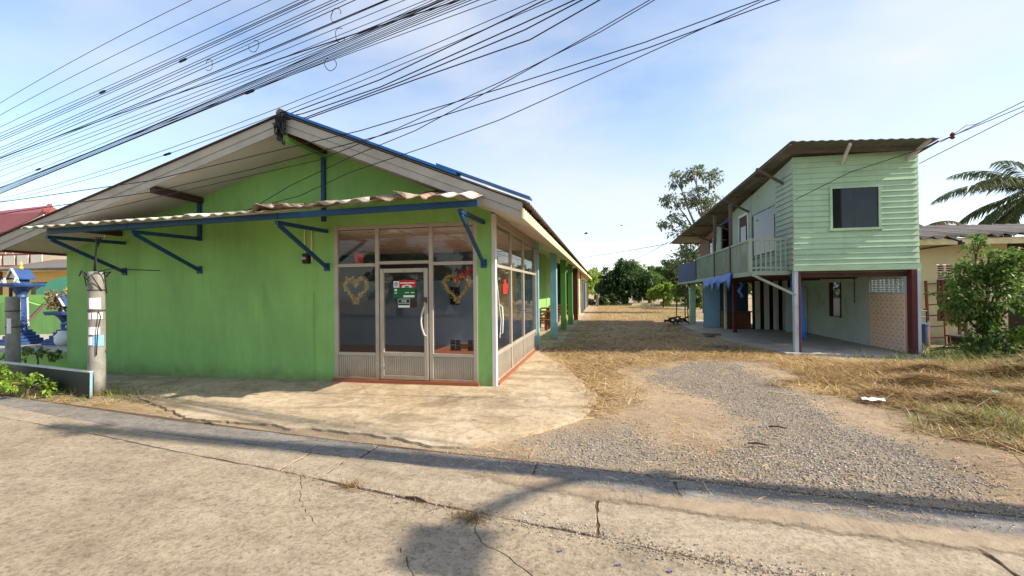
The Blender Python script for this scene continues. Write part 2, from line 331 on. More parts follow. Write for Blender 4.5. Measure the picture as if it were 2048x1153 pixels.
ys = np.unique(np.concatenate([[-60, -30, -10, -3, 0, 1.5], np.arange(2.5, 11, .05), np.arange(11, 16, .12), np.arange(16, 50, .5), [55, 70, 100, 200, 400, 900]]))
XX, YY = np.meshgrid(xs, ys); ZZ = ground_h(XX, YY)
at_g = np.zeros(XX.shape)
for k, pl in enumerate(GRAVEL): at_g = np.maximum(at_g, smooth01(sdpoly(XX, YY, pl)+(fbm(XX, YY, 2.2, 5+k)-.5)*1.0, -.15, .30))
at_s = np.zeros(XX.shape)
for k, pl in enumerate(STRAW): at_s = np.maximum(at_s, smooth01(sdpoly(XX, YY, pl)+(fbm(XX, YY, 1.6, 15+k)-.5)*1.1, -.15, .45))
nx, ny = len(xs), len(ys); ii = (np.arange(ny-1)[:, None]*nx+np.arange(nx-1)[None]).ravel()
def ground_material():
    m, nt, p, o = new_mat('yard_earth'); v, g = pos(nt)
    def at(nm): a = N(nt, 'ShaderNodeAttribute', attribute_name=nm); return a.outputs['Fac']
    n1, n2, n3 = noise(nt, v, .8, 6), noise(nt, v, 9, 6, .7), noise(nt, v, 60, 4, .7)
    c = mixc(nt, ramp(nt, n1, .3, .7), S(146, 126, 102), S(182, 162, 134))
    c = mixc(nt, mul(nt, ramp(nt, n2, .45, .7), .6), c, S(118, 98, 74))
    c = mixc(nt, mul(nt, ramp(nt, n3, .5, .75), .5), c, S(206, 182, 146))
    gr = mixc(nt, ramp(nt, n3, .35, .65), S(96, 90, 82), S(164, 154, 138))
    c = mixc(nt, mul(nt, at('gravel'), .7), c, gr)
    vs, _ = pos(nt, (1, 3, 1))
    st = mixc(nt, ramp(nt, noise(nt, vs, 16, 6, .75), .35, .7), S(98, 78, 50), S(186, 158, 108))
    c = mixc(nt, mul(nt, at('straw'), .85), c, st)
    nt.links.new(c, p.inputs['Base Color']); p.inputs['Roughness'].default_value = .95; p.inputs['Specular IOR Level'].default_value = .15
    bump(nt, p, mixc(nt, .6, n2, n3), 1.0, .04); return m
ground = struct(npmesh('ground', np.stack([XX, YY, ZZ-.006], -1).reshape(-1, 3), np.stack([ii, ii+1, ii+nx+1, ii+nx], -1), ground_material(), attrs={'gravel': at_g.ravel(), 'straw': at_s.ravel()}, smooth=True))
# ------------------------------------------------------------------ concrete apron, strip, gutter and road
def concrete_mat(name, light, dark, warm, crackle=0, grit=.5, blotch=.55, sc_=1.0, gritscale=45):
    m, nt, p, o = new_mat(name); v, g = pos(nt); vs, _ = pos(nt, (.45, 1, 1))
    n1, n2, n3 = noise(nt, v, .55*sc_, 7, .6, .3), noise(nt, vs, 2.2*sc_, 8, .68, .6), noise(nt, v, gritscale, 5, .75)
    n4 = noise(nt, v, 14, 6, .75)
    c = mixc(nt, ramp(nt, n1, .32, .7), light, warm)
    c = mixc(nt, mul(nt, ramp(nt, n2, .45, .72), blotch), c, dark)
    c = mixc(nt, mul(nt, ramp(nt, n4, .46, .66), .5), c, mk(dark, .8))
    vq, _ = pos(nt, (1, .55, 1))
    c = mixc(nt, mul(nt, ramp(nt, noise(nt, vq, 4.5*sc_, 7, .72, .8), .50, .66), .45*blotch), c, mk(light, 1.22))
    c = mixc(nt, mul(nt, ramp(nt, noise(nt, v, 7.5*sc_, 6, .7, .5), .55, .70), .5*blotch), c, mk(dark, .9))
    c = mixc(nt, mul(nt, ramp(nt, n3, .5, .72), grit), c, mk(dark, .62))
    c = mixc(nt, mul(nt, ramp(nt, noise(nt, v, gritscale*1.7, 3, .7), .6, .74), grit), c, mk(light, 1.3))
    if crackle:
        vo = N(nt, 'ShaderNodeTexVoronoi', feature='DISTANCE_TO_EDGE'); vo.inputs['Scale'].default_value = crackle
        nd = N(nt, 'ShaderNodeMix', data_type='VECTOR'); nd.inputs[0].default_value = .12
        no = N(nt, 'ShaderNodeTexNoise'); no.inputs['Scale'].default_value = 3; nt.links.new(v, no.inputs['Vector'])
        nt.links.new(v, nd.inputs[4]); nt.links.new(no.outputs['Color'], nd.inputs[5]); nt.links.new(nd.outputs[1], vo.inputs['Vector'])
        c = mixc(nt, mul(nt, ramp(nt, vo.outputs['Distance'], .0, .012, (1, 1, 1, 1), (0, 0, 0, 1)), mul(nt, ramp(nt, n1, .45, .6), .3)), c, mk(dark, .35))
    nt.links.new(c, p.inputs['Base Color']); p.inputs['Roughness'].default_value = .9; p.inputs['Specular IOR Level'].default_value = .2
    bump(nt, p, mixc(nt, .6, n4, n3), .9, .015); return m
M['apron'] = concrete_mat('apron_concrete', S(198, 182, 154), S(112, 96, 74), S(168, 144, 110), .7, .35, 1.0, .7)
M['road'] = concrete_mat('road_concrete', S(170, 155, 132), S(104, 92, 77), S(150, 134, 110), 0, .9, .62, 1.3, 34)
M['strip'] = concrete_mat('kerb_strip_concrete', S(176, 162, 140), S(118, 104, 86), S(156, 140, 116), 0, .8, .75, 1.4, 38)
M['gutter'] = concrete_mat('gutter_concrete', S(142, 138, 130), S(84, 80, 78), S(132, 122, 108), 0, .7, .8, 1.6, 40)
M['joint'] = surf('joint_dirt', S(92, 74, 54), .95, .3, 4, 40, .4)
def jag(pts, amp, step=.09, closed=False):
    o = []
    n = len(pts) if closed else len(pts)-1
    for i in range(n):
        a, b = Vector(pts[i]), Vector(pts[(i+1) % len(pts)]); k = max(1, int((b-a).length/step)); d = (b-a).normalized() if (b-a).length > 0 else Vector((1, 0)); nn = Vector((-d.y, d.x))
        for j in range(k):
            q = a+(b-a)*(j/k)+nn*random.uniform(-amp, amp)*(1 if j else .6); o.append((q.x, q.y))
    if not closed: o.append(tuple(pts[-1]))
    return o
def ragged(poly):
    o = []
    for x, y in jag(poly, .02, .07):
        q = float(fbm(x, y, 1.3, 61)-.5)*.42+float(fbm(x, y, 5, 62)-.5)*.12; o.append((x+q*(.8 if x > -1.9 else .1), y+q*(.7 if y < 6 and x > -6 else .15)))
    return o
apron = struct(MB().prism(ragged(APRON[:-2])+[(-1.28, 46.5), (-10.9, 46.5)], -.05, .022).build('concrete_apron', 'apron'))
def strip_poly(x0, x1, lo, hi, cut0=0, cut1=0, inset=.006, n=24):
    X = np.linspace(x0, x1, n); a = [(float(x), float(lo(x))+inset+random.uniform(-.008, .008)) for x in X]; b = [(float(x), float(hi(x))-inset+random.uniform(-.008, .008)) for x in X[::-1]]
    L = jag([b[-1], a[0]], .012, .05)[1:-1]; R = jag([a[-1], b[0]], .012, .05)[1:-1]
    return a+R+b+L
bed = struct(MB().prism([(-40, 9.2-.3), (30, -1.5), (30, .05), (8, 3.03), (2.99, 3.77), (1.85, 3.9), (-.68, 4.22), (-3.05, 4.50), (-8.32, 5.38), (-14, 6.4), (-40, 10.3)], -.05, -.001).build('joint_bed', 'joint'))
strip = struct(part('kerb_strip', bed)); strip.parent = None
for x0, x1, dz in ((-40, -14, 0), (-13.98, -8.6, .002), (-8.58, -2.88, 0), (-2.86, -2.42, -.004), (-2.40, -.07, .003), (-.05, 2.2, -.002), (2.22, 6.6, .002), (6.62, 30, 0)):
    MB().prism(strip_poly(x0, x1, gA, gB), -.03, .009+dz).build('concrete_slab', 'strip', strip, bevel=.004)
gut = struct(part('gutter', bed)); gut.parent = None
for x0, x1, dz in ((-40, -14, 0), (-13.98, -7.1, .0), (-7.08, -2.95, .002), (-2.93, -2.32, .006), (-2.30, -.62, -.002), (-.60, .55, .002), (.57, 3.4, -.002), (3.42, 30, 0)):
    MB().prism(strip_poly(x0, x1, gB, gT, inset=.004), -.03, .004+dz).build('gutter_slab', 'gutter', gut, bevel=.004)
road = struct(part('road', bed)); road.parent = None
c1 = [(x, y) for x, y in gp([(588, 962), (600, 1005), (625, 1045), (655, 1062), (695, 1088), (744, 1097), (800, 1098), (826, 1148), (835, 1180)])]
c1 = [(c1[0][0], float(gA(c1[0][0]))-.012)]+c1[1:]; c1 += [(-.95, 1.2), (-.6, -14)]
c2 = [(x, y) for x, y in gp([(950, 1035), (950, 1058), (962, 1088), (1007, 1110), (1048, 1139), (1070, 1170)])]
c2 = [(c2[0][0], float(gA(c2[0][0]))-.012)]+c2[1:]; c2 += [(-.1, 1.2), (.4, -14)]
def edgeA(x0, x1): X = np.linspace(x0, x1, max(3, int(abs(x1-x0)/.15))); return [(float(x), float(gA(x))-.012+random.uniform(-.012, .012)) for x in X]
jc1, jc2 = jag(c1, .012, .05), jag(c2, .012, .05)
off = lambda L, d: [(x+d, y) for x, y in L]
MB().prism(edgeA(-40, c1[0][0]-.01)+off(jc1, -.004)+[(-40, -14)], -.03, .008).build('road_slab', 'road', road)
MB().prism(edgeA(c1[0][0]+.01, c2[0][0]-.01)+off(jc2, -.004)+off(jc1, .004)[::-1], -.03, .006).build('road_slab', 'road', road)
MB().prism(edgeA(c2[0][0]+.01, 30)+[(30, -14)]+off(jc2, .004)[::-1], -.03, .009).build('road_slab', 'road', road)
# sand drifted over the joint between gutter and strip, thinning out to nothing at its edges
def drift_material():
    m, nt, p, o = new_mat('drifted_sand'); v, g = pos(nt); v2, _ = pos(nt, (1.2, .5, 1)); n3 = noise(nt, v, 70, 4, .75)
    c = mixc(nt, ramp(nt, noise(nt, v, 5, 6, .7), .3, .7), S(134, 116, 94), S(166, 148, 122)); c = mixc(nt, mul(nt, ramp(nt, n3, .5, .72), .6), c, S(104, 88, 68))
    w_ = N(nt, 'ShaderNodeTexWave'); w_.inputs['Scale'].default_value = 5; w_.inputs['Distortion'].default_value = 14; w_.inputs['Detail'].default_value = 3; nt.links.new(v2, w_.inputs['Vector'])
    c = mixc(nt, mul(nt, mul(nt, ramp(nt, w_.outputs['Fac'], .8, .97), ramp(nt, noise(nt, v, 2.2, 4), .5, .62)), .4), c, S(92, 76, 58))
    nt.links.new(c, p.inputs['Base Color']); p.inputs['Roughness'].default_value = .95; bump(nt, p, mixc(nt, .5, n3, noise(nt, v, 14, 5, .7)), .7, .015)
    at = N(nt, 'ShaderNodeAttribute', attribute_name='cover'); f = mul(nt, at.outputs['Fac'], mul(nt, noise(nt, v, 9, 8, .8), .5, 'SUBTRACT'), 'ADD')
    t = N(nt, 'ShaderNodeBsdfTransparent'); s_ = N(nt, 'ShaderNodeMixShader'); nt.links.new(ramp(nt, f, .32, .62), s_.inputs[0]); nt.links.new(t.outputs[0], s_.inputs[1]); nt.links.new(p.outputs[0], s_.inputs[2]); nt.links.new(s_.outputs[0], o.inputs[0])
    return m
X = np.linspace(-2.6, 9, 240); T = np.linspace(-.42, .30, 16); XD, TD = np.meshgrid(X, T); YD = gB(XD)+TD; cov = np.exp(-((TD+.06+.10*(fbm(XD, XD*0, .8, 91)-.5))/.17)**2)*smooth01(XD, -2.4, .2)*(.35+1.0*fbm(XD, YD, 1.3, 93)); cov[0] = cov[-1] = 0; cov[:, 0] = 0
ii = (np.arange(15)[:, None]*240+np.arange(239)[None]).ravel()
struct(npmesh('sand_drift', np.stack([XD, YD, .0135+.006*cov], -1).reshape(-1, 3), np.stack([ii, ii+1, ii+241, ii+240], -1), drift_material(), attrs={'cover': cov.ravel()}, smooth=True))
# ------------------------------------------------------------------ loose stones, straw and weeds (uncountable)
M['stone'] = None
def stone_mat():
    m, nt, p, o = new_mat('gravel_stone'); g = N(nt, 'ShaderNodeNewGeometry'); r = g.outputs['Random Per Island']
    c = N(nt, 'ShaderNodeValToRGB'); cr = c.color_ramp; cr.elements[0].color = S(78, 75, 72); cr.elements[1].color = S(204, 196, 182)
    for p_, q in ((.3, S(130, 124, 116)), (.6, S(160, 151, 138)), (.8, S(172, 154, 130))): e = cr.elements.new(p_); e.color = q
    nt.links.new(r, c.inputs[0]); nt.links.new(c.outputs[0], p.inputs['Base Color']); p.inputs['Roughness'].default_value = .85; return m
M['stone'] = stone_mat()
OCT = np.array([(1, 0, 0), (0, 1, 0), (-1, 0, 0), (0, -1, 0), (0, 0, 1), (0, 0, -1)], float)
OCTF = np.array([(0, 1, 4), (1, 2, 4), (2, 3, 4), (3, 0, 4), (1, 0, 5), (2, 1, 5), (3, 2, 5), (0, 3, 5)])
def stones(name, P, r, label):
    n = len(P); V = OCT[None]*(r[:, None, None]*rng.uniform(.55, 1.25, (n, 6, 1)))*np.array([1, 1, .7]); V = V+rng.normal(0, .12, V.shape)*r[:, None, None]
    a = rng.uniform(0, 6.28, n); ca, sa = np.cos(a)[:, None], np.sin(a)[:, None]
    V = np.stack([V[..., 0]*ca-V[..., 1]*sa, V[..., 0]*sa+V[..., 1]*ca, V[..., 2]], -1)+P[:, None]
    o = npmesh(name, V.reshape(-1, 3), (OCTF[None]+np.arange(n)[:, None, None]*6).reshape(-1, 3), 'stone'); return tag(o, label, 'gravel', None, 'stuff')
def scatter(poly, n, soft=.3, seed=0, sdmin=-.25, near=None):
    xs_, ys_ = [p[0] for p in poly], [p[1] for p in poly]; x = rng.uniform(min(xs_)-.4, max(xs_)+.4, n); y = rng.uniform(min(ys_)-.4, max(ys_)+.4, n)
    k = sdpoly(x, y, poly)+(fbm(x, y, 2.2, seed)-.5)*1.0; m = rng.uniform(0, 1, n) < smooth01(k, sdmin, soft)
    m &= y > gT(x)+.02
    return x[m], y[m]
gx, gy = [], []
for k, (pl, n) in enumerate(zip(GRAVEL, (15000, 56000, 9000))):
    a, b = scatter(pl, n, .40, 5+k, sdmin=-.32); gx.append(a); gy.append(b)
gx, gy = np.concatenate(gx), np.concatenate(gy); r = .0035+.010*rng.uniform(0, 1, len(gx))**2.2; z = ground_h(gx, gy)
stones('yard_gravel', np.stack([gx, gy, z-.002], -1), r, 'grey crushed gravel lying in patches on the dirt drive')
# crumbs in the joints, in the gutter and along the drive mouth
x = rng.uniform(-3.2, 5, 9000); t = rng.uniform(0, 1, 9000); y = np.where(t < .5, gA(x)+rng.normal(0, .06, 9000), np.where(t < .8, gT(x)+rng.normal(.02, .06, 9000), gT(x)-abs(rng.normal(0, .22, 9000))))
k = (rng.uniform(0, 1, 9000) < smooth01(x, -2.4, 1.5)*.8+.12)
stones('road_grit', np.stack([x[k], y[k], np.full(k.sum(), .014)], -1), rng.uniform(.003, .009, k.sum()), 'small stones and grit scattered along the road joints and gutter')
x = rng.uniform(-8, 4, 2600); y = rng.uniform(1.9, 5.6, 2600); k = (y < gA(x)+.3) & (rng.uniform(0, 1, 2600) < .8)
stones('road_crumbs', np.stack([x[k], y[k], np.full(k.sum(), .011)], -1), rng.uniform(.0015, .0045, k.sum()), 'tiny loose crumbs lying on the concrete road')
def blades(name, x, y, L, wd, lift, mat, label, cat='straw', zoff=0., curve=.3, up=None):
    n = len(x); z = ground_h(x, y)+zoff; a = rng.uniform(0, 6.283, n)
    d = np.stack([np.cos(a), np.sin(a), np.zeros(n)], -1); s = np.stack([-np.sin(a), np.cos(a), np.zeros(n)], -1); P = np.stack([x, y, z], -1)
    el = np.abs(rng.normal(0, lift, n)) if up is None else rng.uniform(up[0], up[1], n)
    dd = d*np.cos(el)[:, None]+np.array([0, 0, 1])*np.sin(el)[:, None]; L_ = L[:, None]; W = wd[:, None]*s/2+np.array([0, 0, .2])*wd[:, None]*rng.uniform(-1, 1, (n, 1))
    bend = s*rng.normal(0, curve, (n, 1))*L_*.4
    if up is not None: bend = bend+d*L_*.25*rng.uniform(.2, 1.2, (n, 1))-np.array([0, 0, .1])*L_
    A, B, C = P, P+dd*L_*.5+bend*.35, P+dd*L_+bend
    V = np.stack([A-W, A+W, B+W*.9, B-W*.9, C+W*.25, C-W*.25], 1); f = np.array([(0, 1, 2, 3), (3, 2, 4, 5)])
    o = npmesh(name, V.reshape(-1, 3), (f[None]+np.arange(n)[:, None, None]*6).reshape(-1, 4), mat); return tag(o, label, cat, None, 'stuff')
def straw_pts(pl, n, seed): return scatter(pl, n, .5, seed, -.2)
A = [straw_pts(STRAW[0], 120000, 15), straw_pts(STRAW[1], 70000, 16)]
x, y = [np.concatenate(v) for v in zip(*A)]; n = len(x)
blades('cut_straw', x, y, rng.uniform(.06, .26, n), rng.uniform(.004, .010, n), .22, 'straw', 'cut dry straw strewn over the yard by the drive', zoff=rng.uniform(0, .02, n))
x, y = straw_pts(STRAW[0], 40000, 15); h = sum(hh*np.exp(-((x-a)/b)**2-((y-c)/d)**2) for a, c, b, d, hh in MOUNDS); k = rng.uniform(0, .1, len(x)) < h; x, y = x[k], y[k]; n = len(x)
blades('straw_heap', x, y, rng.uniform(.15, .4, n), rng.uniform(.005, .011, n), .16, 'straw_dark', 'heaps of longer brown cut grass at the right of the drive', zoff=rng.uniform(0, .05, n), curve=.6)
x, y = [np.concatenate(v) for v in zip(straw_pts(STRAW[0], 110000, 15), straw_pts(STRAW[1], 24000, 16))]; k = fbm(x, y, .9, 81) > .44; x, y = x[k], y[k]; n = len(x)
blades('brown_straw', x, y, rng.uniform(.08, .32, n), rng.uniform(.005, .012, n), .2, 'straw_dark', 'darker brown rotting straw in drifts among the pale straw', zoff=rng.uniform(0, .035, n), curve=.6)
x, y = straw_pts(STRAW[2], 16000, 17); x2, y2 = straw_pts(STRAW[3], 14000, 18); x, y = np.r_[x, x2], np.r_[y, y2]; n = len(x)
blades('yard_straw', x, y, rng.uniform(.12, .4, n), rng.uniform(.008, .018, n), .15, 'straw', 'dry trampled straw covering the far yard')
x, y = straw_pts(STRAW[4], 9000, 19); n = len(x)
blades('verge_straw', x, y, rng.uniform(.06, .25, n), rng.uniform(.004, .008, n), .25, 'straw', 'dry straw and weeds along the road verge by the cut-off pole', zoff=rng.uniform(0, .03, n))
# thin scatter of straw, chaff and stones over the whole drive mouth and over the ragged apron edge
x, y = rng.uniform(-1.9, 5.5, 30000), rng.uniform(3.6, 14, 30000); k = (y > gT(x)-.25) & ((sdpoly(x, y, APRON) < .25-.5*fbm(x, y, 1.5, 33)) | (rng.uniform(0, 1, 30000) < .015)) & (rng.uniform(0, 1, 30000) < .10+1.3*(fbm(x, y, 1.1, 41)-.42)); x, y = x[k], y[k]; n = len(x)
blades('straw_chaff', x, y, rng.uniform(.03, .16, n), rng.uniform(.003, .007, n), .15, 'straw', 'thin scatter of straw and chaff over the drive and apron edge', zoff=np.where(sdpoly(x, y, APRON) > 0, .026, .004))
x, y = rng.uniform(-2.5, 5, 16000), rng.uniform(3.4, 12, 16000); k = (y > gT(x)) & (sdpoly(x, y, APRON) < .12) & (rng.uniform(0, 1, 16000) < .15+.9*(fbm(x, y, .9, 51)-.35)); x, y = x[k], y[k]
stones('drive_pebbles', np.stack([x, y, ground_h(x, y)+np.where(sdpoly(x, y, APRON) > 0, .024, 0)], -1), .002+.006*rng.uniform(0, 1, len(x))**2, 'small pebbles scattered thinly over the dirt drive')
def weeds(spots, name, label, mat='grass', n0=220):
    X, Y, LL = [], [], []
    for cx_, cy_, rr, hh, n in spots:
        X.append(rng.normal(cx_, rr, n)); Y.append(rng.normal(cy_, rr*.7, n)); LL.append(rng.uniform(.4, 1, n)*hh)
    X, Y, LL = map(np.concatenate, (X, Y, LL)); k = Y > gT(X)-.05; X, Y, LL = X[k], Y[k], LL[k]
    return blades(name, X, Y, LL, rng.uniform(.004, .012, len(X)), .3, mat, label, 'weeds', up=(.5, 1.4))
weeds([(4.35, 6.1, .4, .2, 700), (4.1, 5.5, .3, .16, 450), (5.0, 6.6, .5, .2, 500), (6.3, 8.8, .5, .25, 260), (7.6, 9.6, .6, .3, 300), (7.4, 11.3, .7, .35, 500), (8.4, 11.6, .6, .4, 500), (5.9, 11.6, .5, .15, 160), (8.6, 12.4, .5, .35, 600), (9.6, 12.2, .6, .4, 700), (7.6, 12.4, .35, .3, 300), (10.6, 12.4, .8, .5, 600)], 'green_weeds', 'green weeds growing through the cut straw at the right edge')
weeds([(-7.7, 5.72, .25, .16, 200), (-7.2, 5.9, .35, .12, 140), (-6.7, 6.0, .4, .07, 120), (-8.6, 5.7, .3, .16, 160)], 'pole_weeds', 'low weeds round the foot of the cut-off pole')
weeds([(2.0, 11.9, .9, .12, 200), (4.5, 26, 1.2, .5, 300), (5.2, 32, 1.6, .5, 300), (3.5, 42, 2, .7, 300), (5, 45, 2, .9, 400)], 'yard_weeds', 'weeds at the far edge of the yard')
for cx_, cy_, n, rr, lb in ((-.93, 3.07, 160, .045, 'small dried grass tuft lying on the concrete road'), (-2.03, 3.4, 130, .04, 'dried grass tuft growing out of the road joint')):
    x, y = rng.normal(cx_, rr*1.3, n), rng.normal(cy_, rr, n)
    o = blades('grass_tuft', x, y, rng.uniform(.03, .09, n), rng.uniform(.003, .006, n), .6, 'straw_dark', lb, 'grass tuft', zoff=.01)
x = rng.uniform(-3, 2.5, 900); y = gA(x)+rng.normal(0, .03, 900); k = rng.uniform(0, 1, 900) < .55+.3*np.sin(x*4); x, y = x[k], y[k]
blades('joint_grass', x, y, rng.uniform(.02, .06, len(x)), rng.uniform(.002, .005, len(x)), .5, 'straw_dark', 'dry grass growing along the joint of the road slabs', 'grass', zoff=.008)
x = rng.uniform(-10.2, 4, 900); y = rng.uniform(3.0, 12, 900); k = (sdpoly(x, y, APRON) > -.3) & ((x < -6.0) | (rng.uniform(0, 1, 900) < .25)); x, y = x[k], y[k]
blades('litter_leaves', x, y, rng.uniform(.02, .07, len(x)), rng.uniform(.008, .02, len(x)), .2, 'dryleaf', 'dry leaf litter on the concrete apron', 'litter', zoff=.026)
# ================================================================== GREEN SHOP BUILDING
FY, XL, XR, XRIDGE = 7.3, -10.7, -1.74, -4.92          # facade plane, wall ends, ridge
RF, RB = 6.3, 46.5                                      # roof front and back
EL, ER = -10.85, -1.1                                   # eaves
def zroof(x): return 4.42-.294*(XRIDGE-x) if x < XRIDGE else 4.42-.405*(x-XRIDGE)
def zsof(x): return zroof(x)-.25
shop = thing('shop_building', 'long lime green shop building with gabled roof, glazed front corner and columned porch behind', 'building', (-5, 8, 0))
MB().prism([(XL, 0), (-4.68, 0), (-4.68, zsof(-4.68)), (XRIDGE, zsof(XRIDGE)), (XL, zsof(XL))], FY, FY+.12, 'y').build('front_wall', 'lime', shop)
MB().prism([(-4.68, 2.76), (-2.05, 2.76), (-2.05, zsof(-2.05)), (-4.68, zsof(-4.68))], FY, FY+.12, 'y').build('wall_above_glazing', 'lime', shop)
MB().prism([(-2.05, 0), (-1.80, 0), (-1.80, zsof(-1.80)), (-2.05, zsof(-2.05))], FY, FY+.12, 'y').build('corner_pillar', 'lime', shop)
MB().box(-1.80, -1.735, FY-.012, FY+.10, 0, 2.87).build('corner_trim', 'white', shop)
MB().box(XL, XL+.12, FY+.12, RB, 0, zsof(XL+.12)).build('side_wall', 'lime', shop)
MB().box(-7.32, -7.30, FY-.006, FY, .05, 2.5).build('wall_crack', M['joint'], shop) if False else None
MB().box(-5.10, -5.085, FY-.02, FY-.001, .03, 1.62).build('conduit', 'lime', shop)
# roof sheets: waves run down the slope
def wavy(name, x0, x1, zf, y0, y1, mat, parent, per=.2, amp=.018, step=None, thick=0):
    n = int((y1-y0)/(per/4)); Y = np.linspace(y0, y1, n+1); w = amp*np.sin((Y-y0)/per*2*np.pi)
    X = np.linspace(x0, x1, 5); V = np.array([[(x, y, zf(x)+a) for y, a in zip(Y, w)] for x in X]); nx_ = n+1
    V2 = V.copy(); V2[..., 2] -= .012; V = np.concatenate([V.reshape(-1, 3), V2.reshape(-1, 3)])
    q = np.array([(i*nx_+j, i*nx_+j+1, (i+1)*nx_+j+1, (i+1)*nx_+j) for i in range(4) for j in range(n)]); b = 5*nx_
    e = np.array([(k*nx_+j, k*nx_+j+1, b+k*nx_+j+1, b+k*nx_+j) for k in (0, 4) for j in range(n)]+[(i*nx_+j, (i+1)*nx_+j, b+(i+1)*nx_+j, b+i*nx_+j) for i in range(4) for j in (0, n)])
    return npmesh(name, V, np.concatenate([q, q[:, ::-1]+b, e]), mat, parent)
wavy('roof_sheet', XRIDGE, ER+.1, lambda x: zroof(x)-.01, RF-.04, RB+.3, 'roof', shop)
wavy('roof_sheet', EL-.1, XRIDGE, lambda x: zroof(x)-.01, RF-.04, RB+.3, 'roof', shop)
MB().tube([(XRIDGE, RF-.06, 4.41), (XRIDGE, RB+.3, 4.41)], .07, 8).build('ridge_cap', 'roof', shop)
# soffits (thin boards under the roof), fascias, purlins
for a, b in ((XRIDGE, ER), (EL, XRIDGE)):
    MB().prism([(a, zsof(a)), (b, zsof(b)), (b, zsof(b)+.02), (a, zsof(a)+.02)], RF+.03, RB, 'y').build('soffit', 'soffit', shop)
def rake(a, b, z0, z1, y0, y1, name, mat):
    MB().prism([(a, zroof(a)+z0), (b, zroof(b)+z0), (b, zroof(b)+z1), (a, zroof(a)+z1)], y0, y1, 'y').build(name, mat, shop)
for a, b in ((XRIDGE-.003, EL), (XRIDGE+.003, ER)):
    rake(a, b, -.16, -.035, RF-.012, RF+.03, 'rake_board', 'fascia'); rake(a, b, -.275, -.163, RF+.004, RF+.03, 'rake_board', 'fascia')
rake(EL-.1, XRIDGE, -.03, -.012, RF-.05, RF+.2, 'verge_strip', 'brown')
rake(XRIDGE+.05, -2.05, .012, .05, RF-.06, RF+.16, 'rake_flashing', 'flash'); rake(-2.35, ER+.12, .052, .078, RF-.07, RF+.15, 'rake_flashing', 'flash')
MB().box(ER-.01, ER+.02, RF-.01, RB, zroof(ER)-.262, zroof(ER)-.12).build('eave_fascia', 'cream', shop)
MB().box(ER-.05, ER-.02, RF+.05, RB, zroof(ER)-.12, zroof(ER)-.04).build('eave_purlin', 'brown', shop)
MB().box(EL-.02, EL+.06, RF+.0, RB, zroof(EL)-.275, zroof(EL)-.18).build('eave_purlin', 'maroon', shop)
me_raf = mesh_of(MB().bar((0, 0, 0), (.28, 0, -.113), .05, .09), 'rafter_end', 'brown')
for k in range(40): inst('rafter_end', me_raf, shop, (ER-.26, 7.0+k*.98, zroof(ER-.26)-.07))
for x, m_ in ((-7.45, 'brown'), (-9.35, 'brown')):
    MB().box(x-.05, x+.05, RF+.04, FY-.002, zsof(x)-.115, zsof(x)-.012).build('purlin', m_, shop)
MB().box(XRIDGE-.05, XRIDGE+.06, RF+.04, FY-.002, zsof(XRIDGE)-.17, zsof(XRIDGE)-.035).build('ridge_beam', 'lime', shop)
MB().box(XRIDGE+.062, XRIDGE+.12, RF+.04, FY-.002, zsof(XRIDGE)-.10, zsof(XRIDGE)-.045).build('ridge_beam', 'brown', shop)
for x, z0, z1 in ((-4.86, 2.86, 4.0), (-7.47, 2.6, zsof(-7.47)-.116)):
    MB().box(x-.035, x+.035, FY-.05, FY-.001, z0, z1).build('gable_post', 'blue', shop)
# ---- canopy over the front
can = part('canopy', shop)
CF = 5.95
def zf(x): return 2.66+(x+10)*.0165
def zb(x): return 2.86+(x+10)*.05
def sheet(x0, x1, tilt=0, dz=0, mat='canopy', dy=0, per=.225, amp=.018):
    n = int((x1-x0)/per*8); X = np.linspace(x0, x1, n+1); T = np.linspace(0, 1, 4)
    V = np.array([[(x, CF+dy-.22+(FY-.03-CF+.16)*t, zf(x)+.045+(zb(x)-zf(x)-.05)*t+dz+tilt*(x-x0)+amp*max(-.75, math.sin((x+10)/per*2*math.pi))+(.012*math.sin(9*x) if dz else 0)) for x in X] for t in T])
    if mat == 'canopy_old':
        jj = np.repeat(rng.normal(0, .07, n//3+2), 3)[:n+1]; V[0, :, 1] += jj; V[0, :, 2] += np.abs(jj)*.35; V[1, :, 2] += rng.normal(0, .012, n+1)
    nx_ = n+1; V2 = V.copy(); V2[..., 2] -= .01; VV = np.concatenate([V.reshape(-1, 3), V2.reshape(-1, 3)]); b = 4*nx_
    q = np.array([(i*nx_+j, i*nx_+j+1, (i+1)*nx_+j+1, (i+1)*nx_+j) for i in range(3) for j in range(n)])
    e = np.array([(k*nx_+j, k*nx_+j+1, b+k*nx_+j+1, b+k*nx_+j) for k in (0, 3) for j in range(n)]+[(i*nx_+j, (i+1)*nx_+j, b+(i+1)*nx_+j, b+i*nx_+j) for i in range(3) for j in (0, n)])
    npmesh('canopy_sheet', VV, np.concatenate([q, q[:, ::-1]+b, e]), mat, can)
x = -9.35; k = 0
while x < -5.2:
    sheet(x, x+.92, random.uniform(-.006, .006), .004*(k % 2), dy=random.uniform(-.015, .02)); x += .90; k += 1
for x0, x1, t, dz, dy in ((-5.0, -4.55, .03, .02, -.02), (-4.6, -4.1, -.04, .04, .03), (-4.15, -3.55, .015, .035, 0), (-3.65, -3.1, -.02, .045, -.04), (-3.2, -2.62, .02, .03, .02), (-2.7, -2.1, -.04, .035, -.03), (-2.15, -1.66, -.06, .03, 0)):
    sheet(x0, x1, t, dz, dy=dy, per=.3, amp=.024, mat='canopy_old' if x0 < -2.3 and x0 != -3.65 else 'canopy')
for a, b in ((-9.15, -7.5), (-7.49, -4.75), (-4.74, -1.66)):
    MB().bar((a, CF+.03, zf(a)+.0), (b, CF+.03, zf(b)+.0), .05, .085).build('front_beam', 'blue', can)
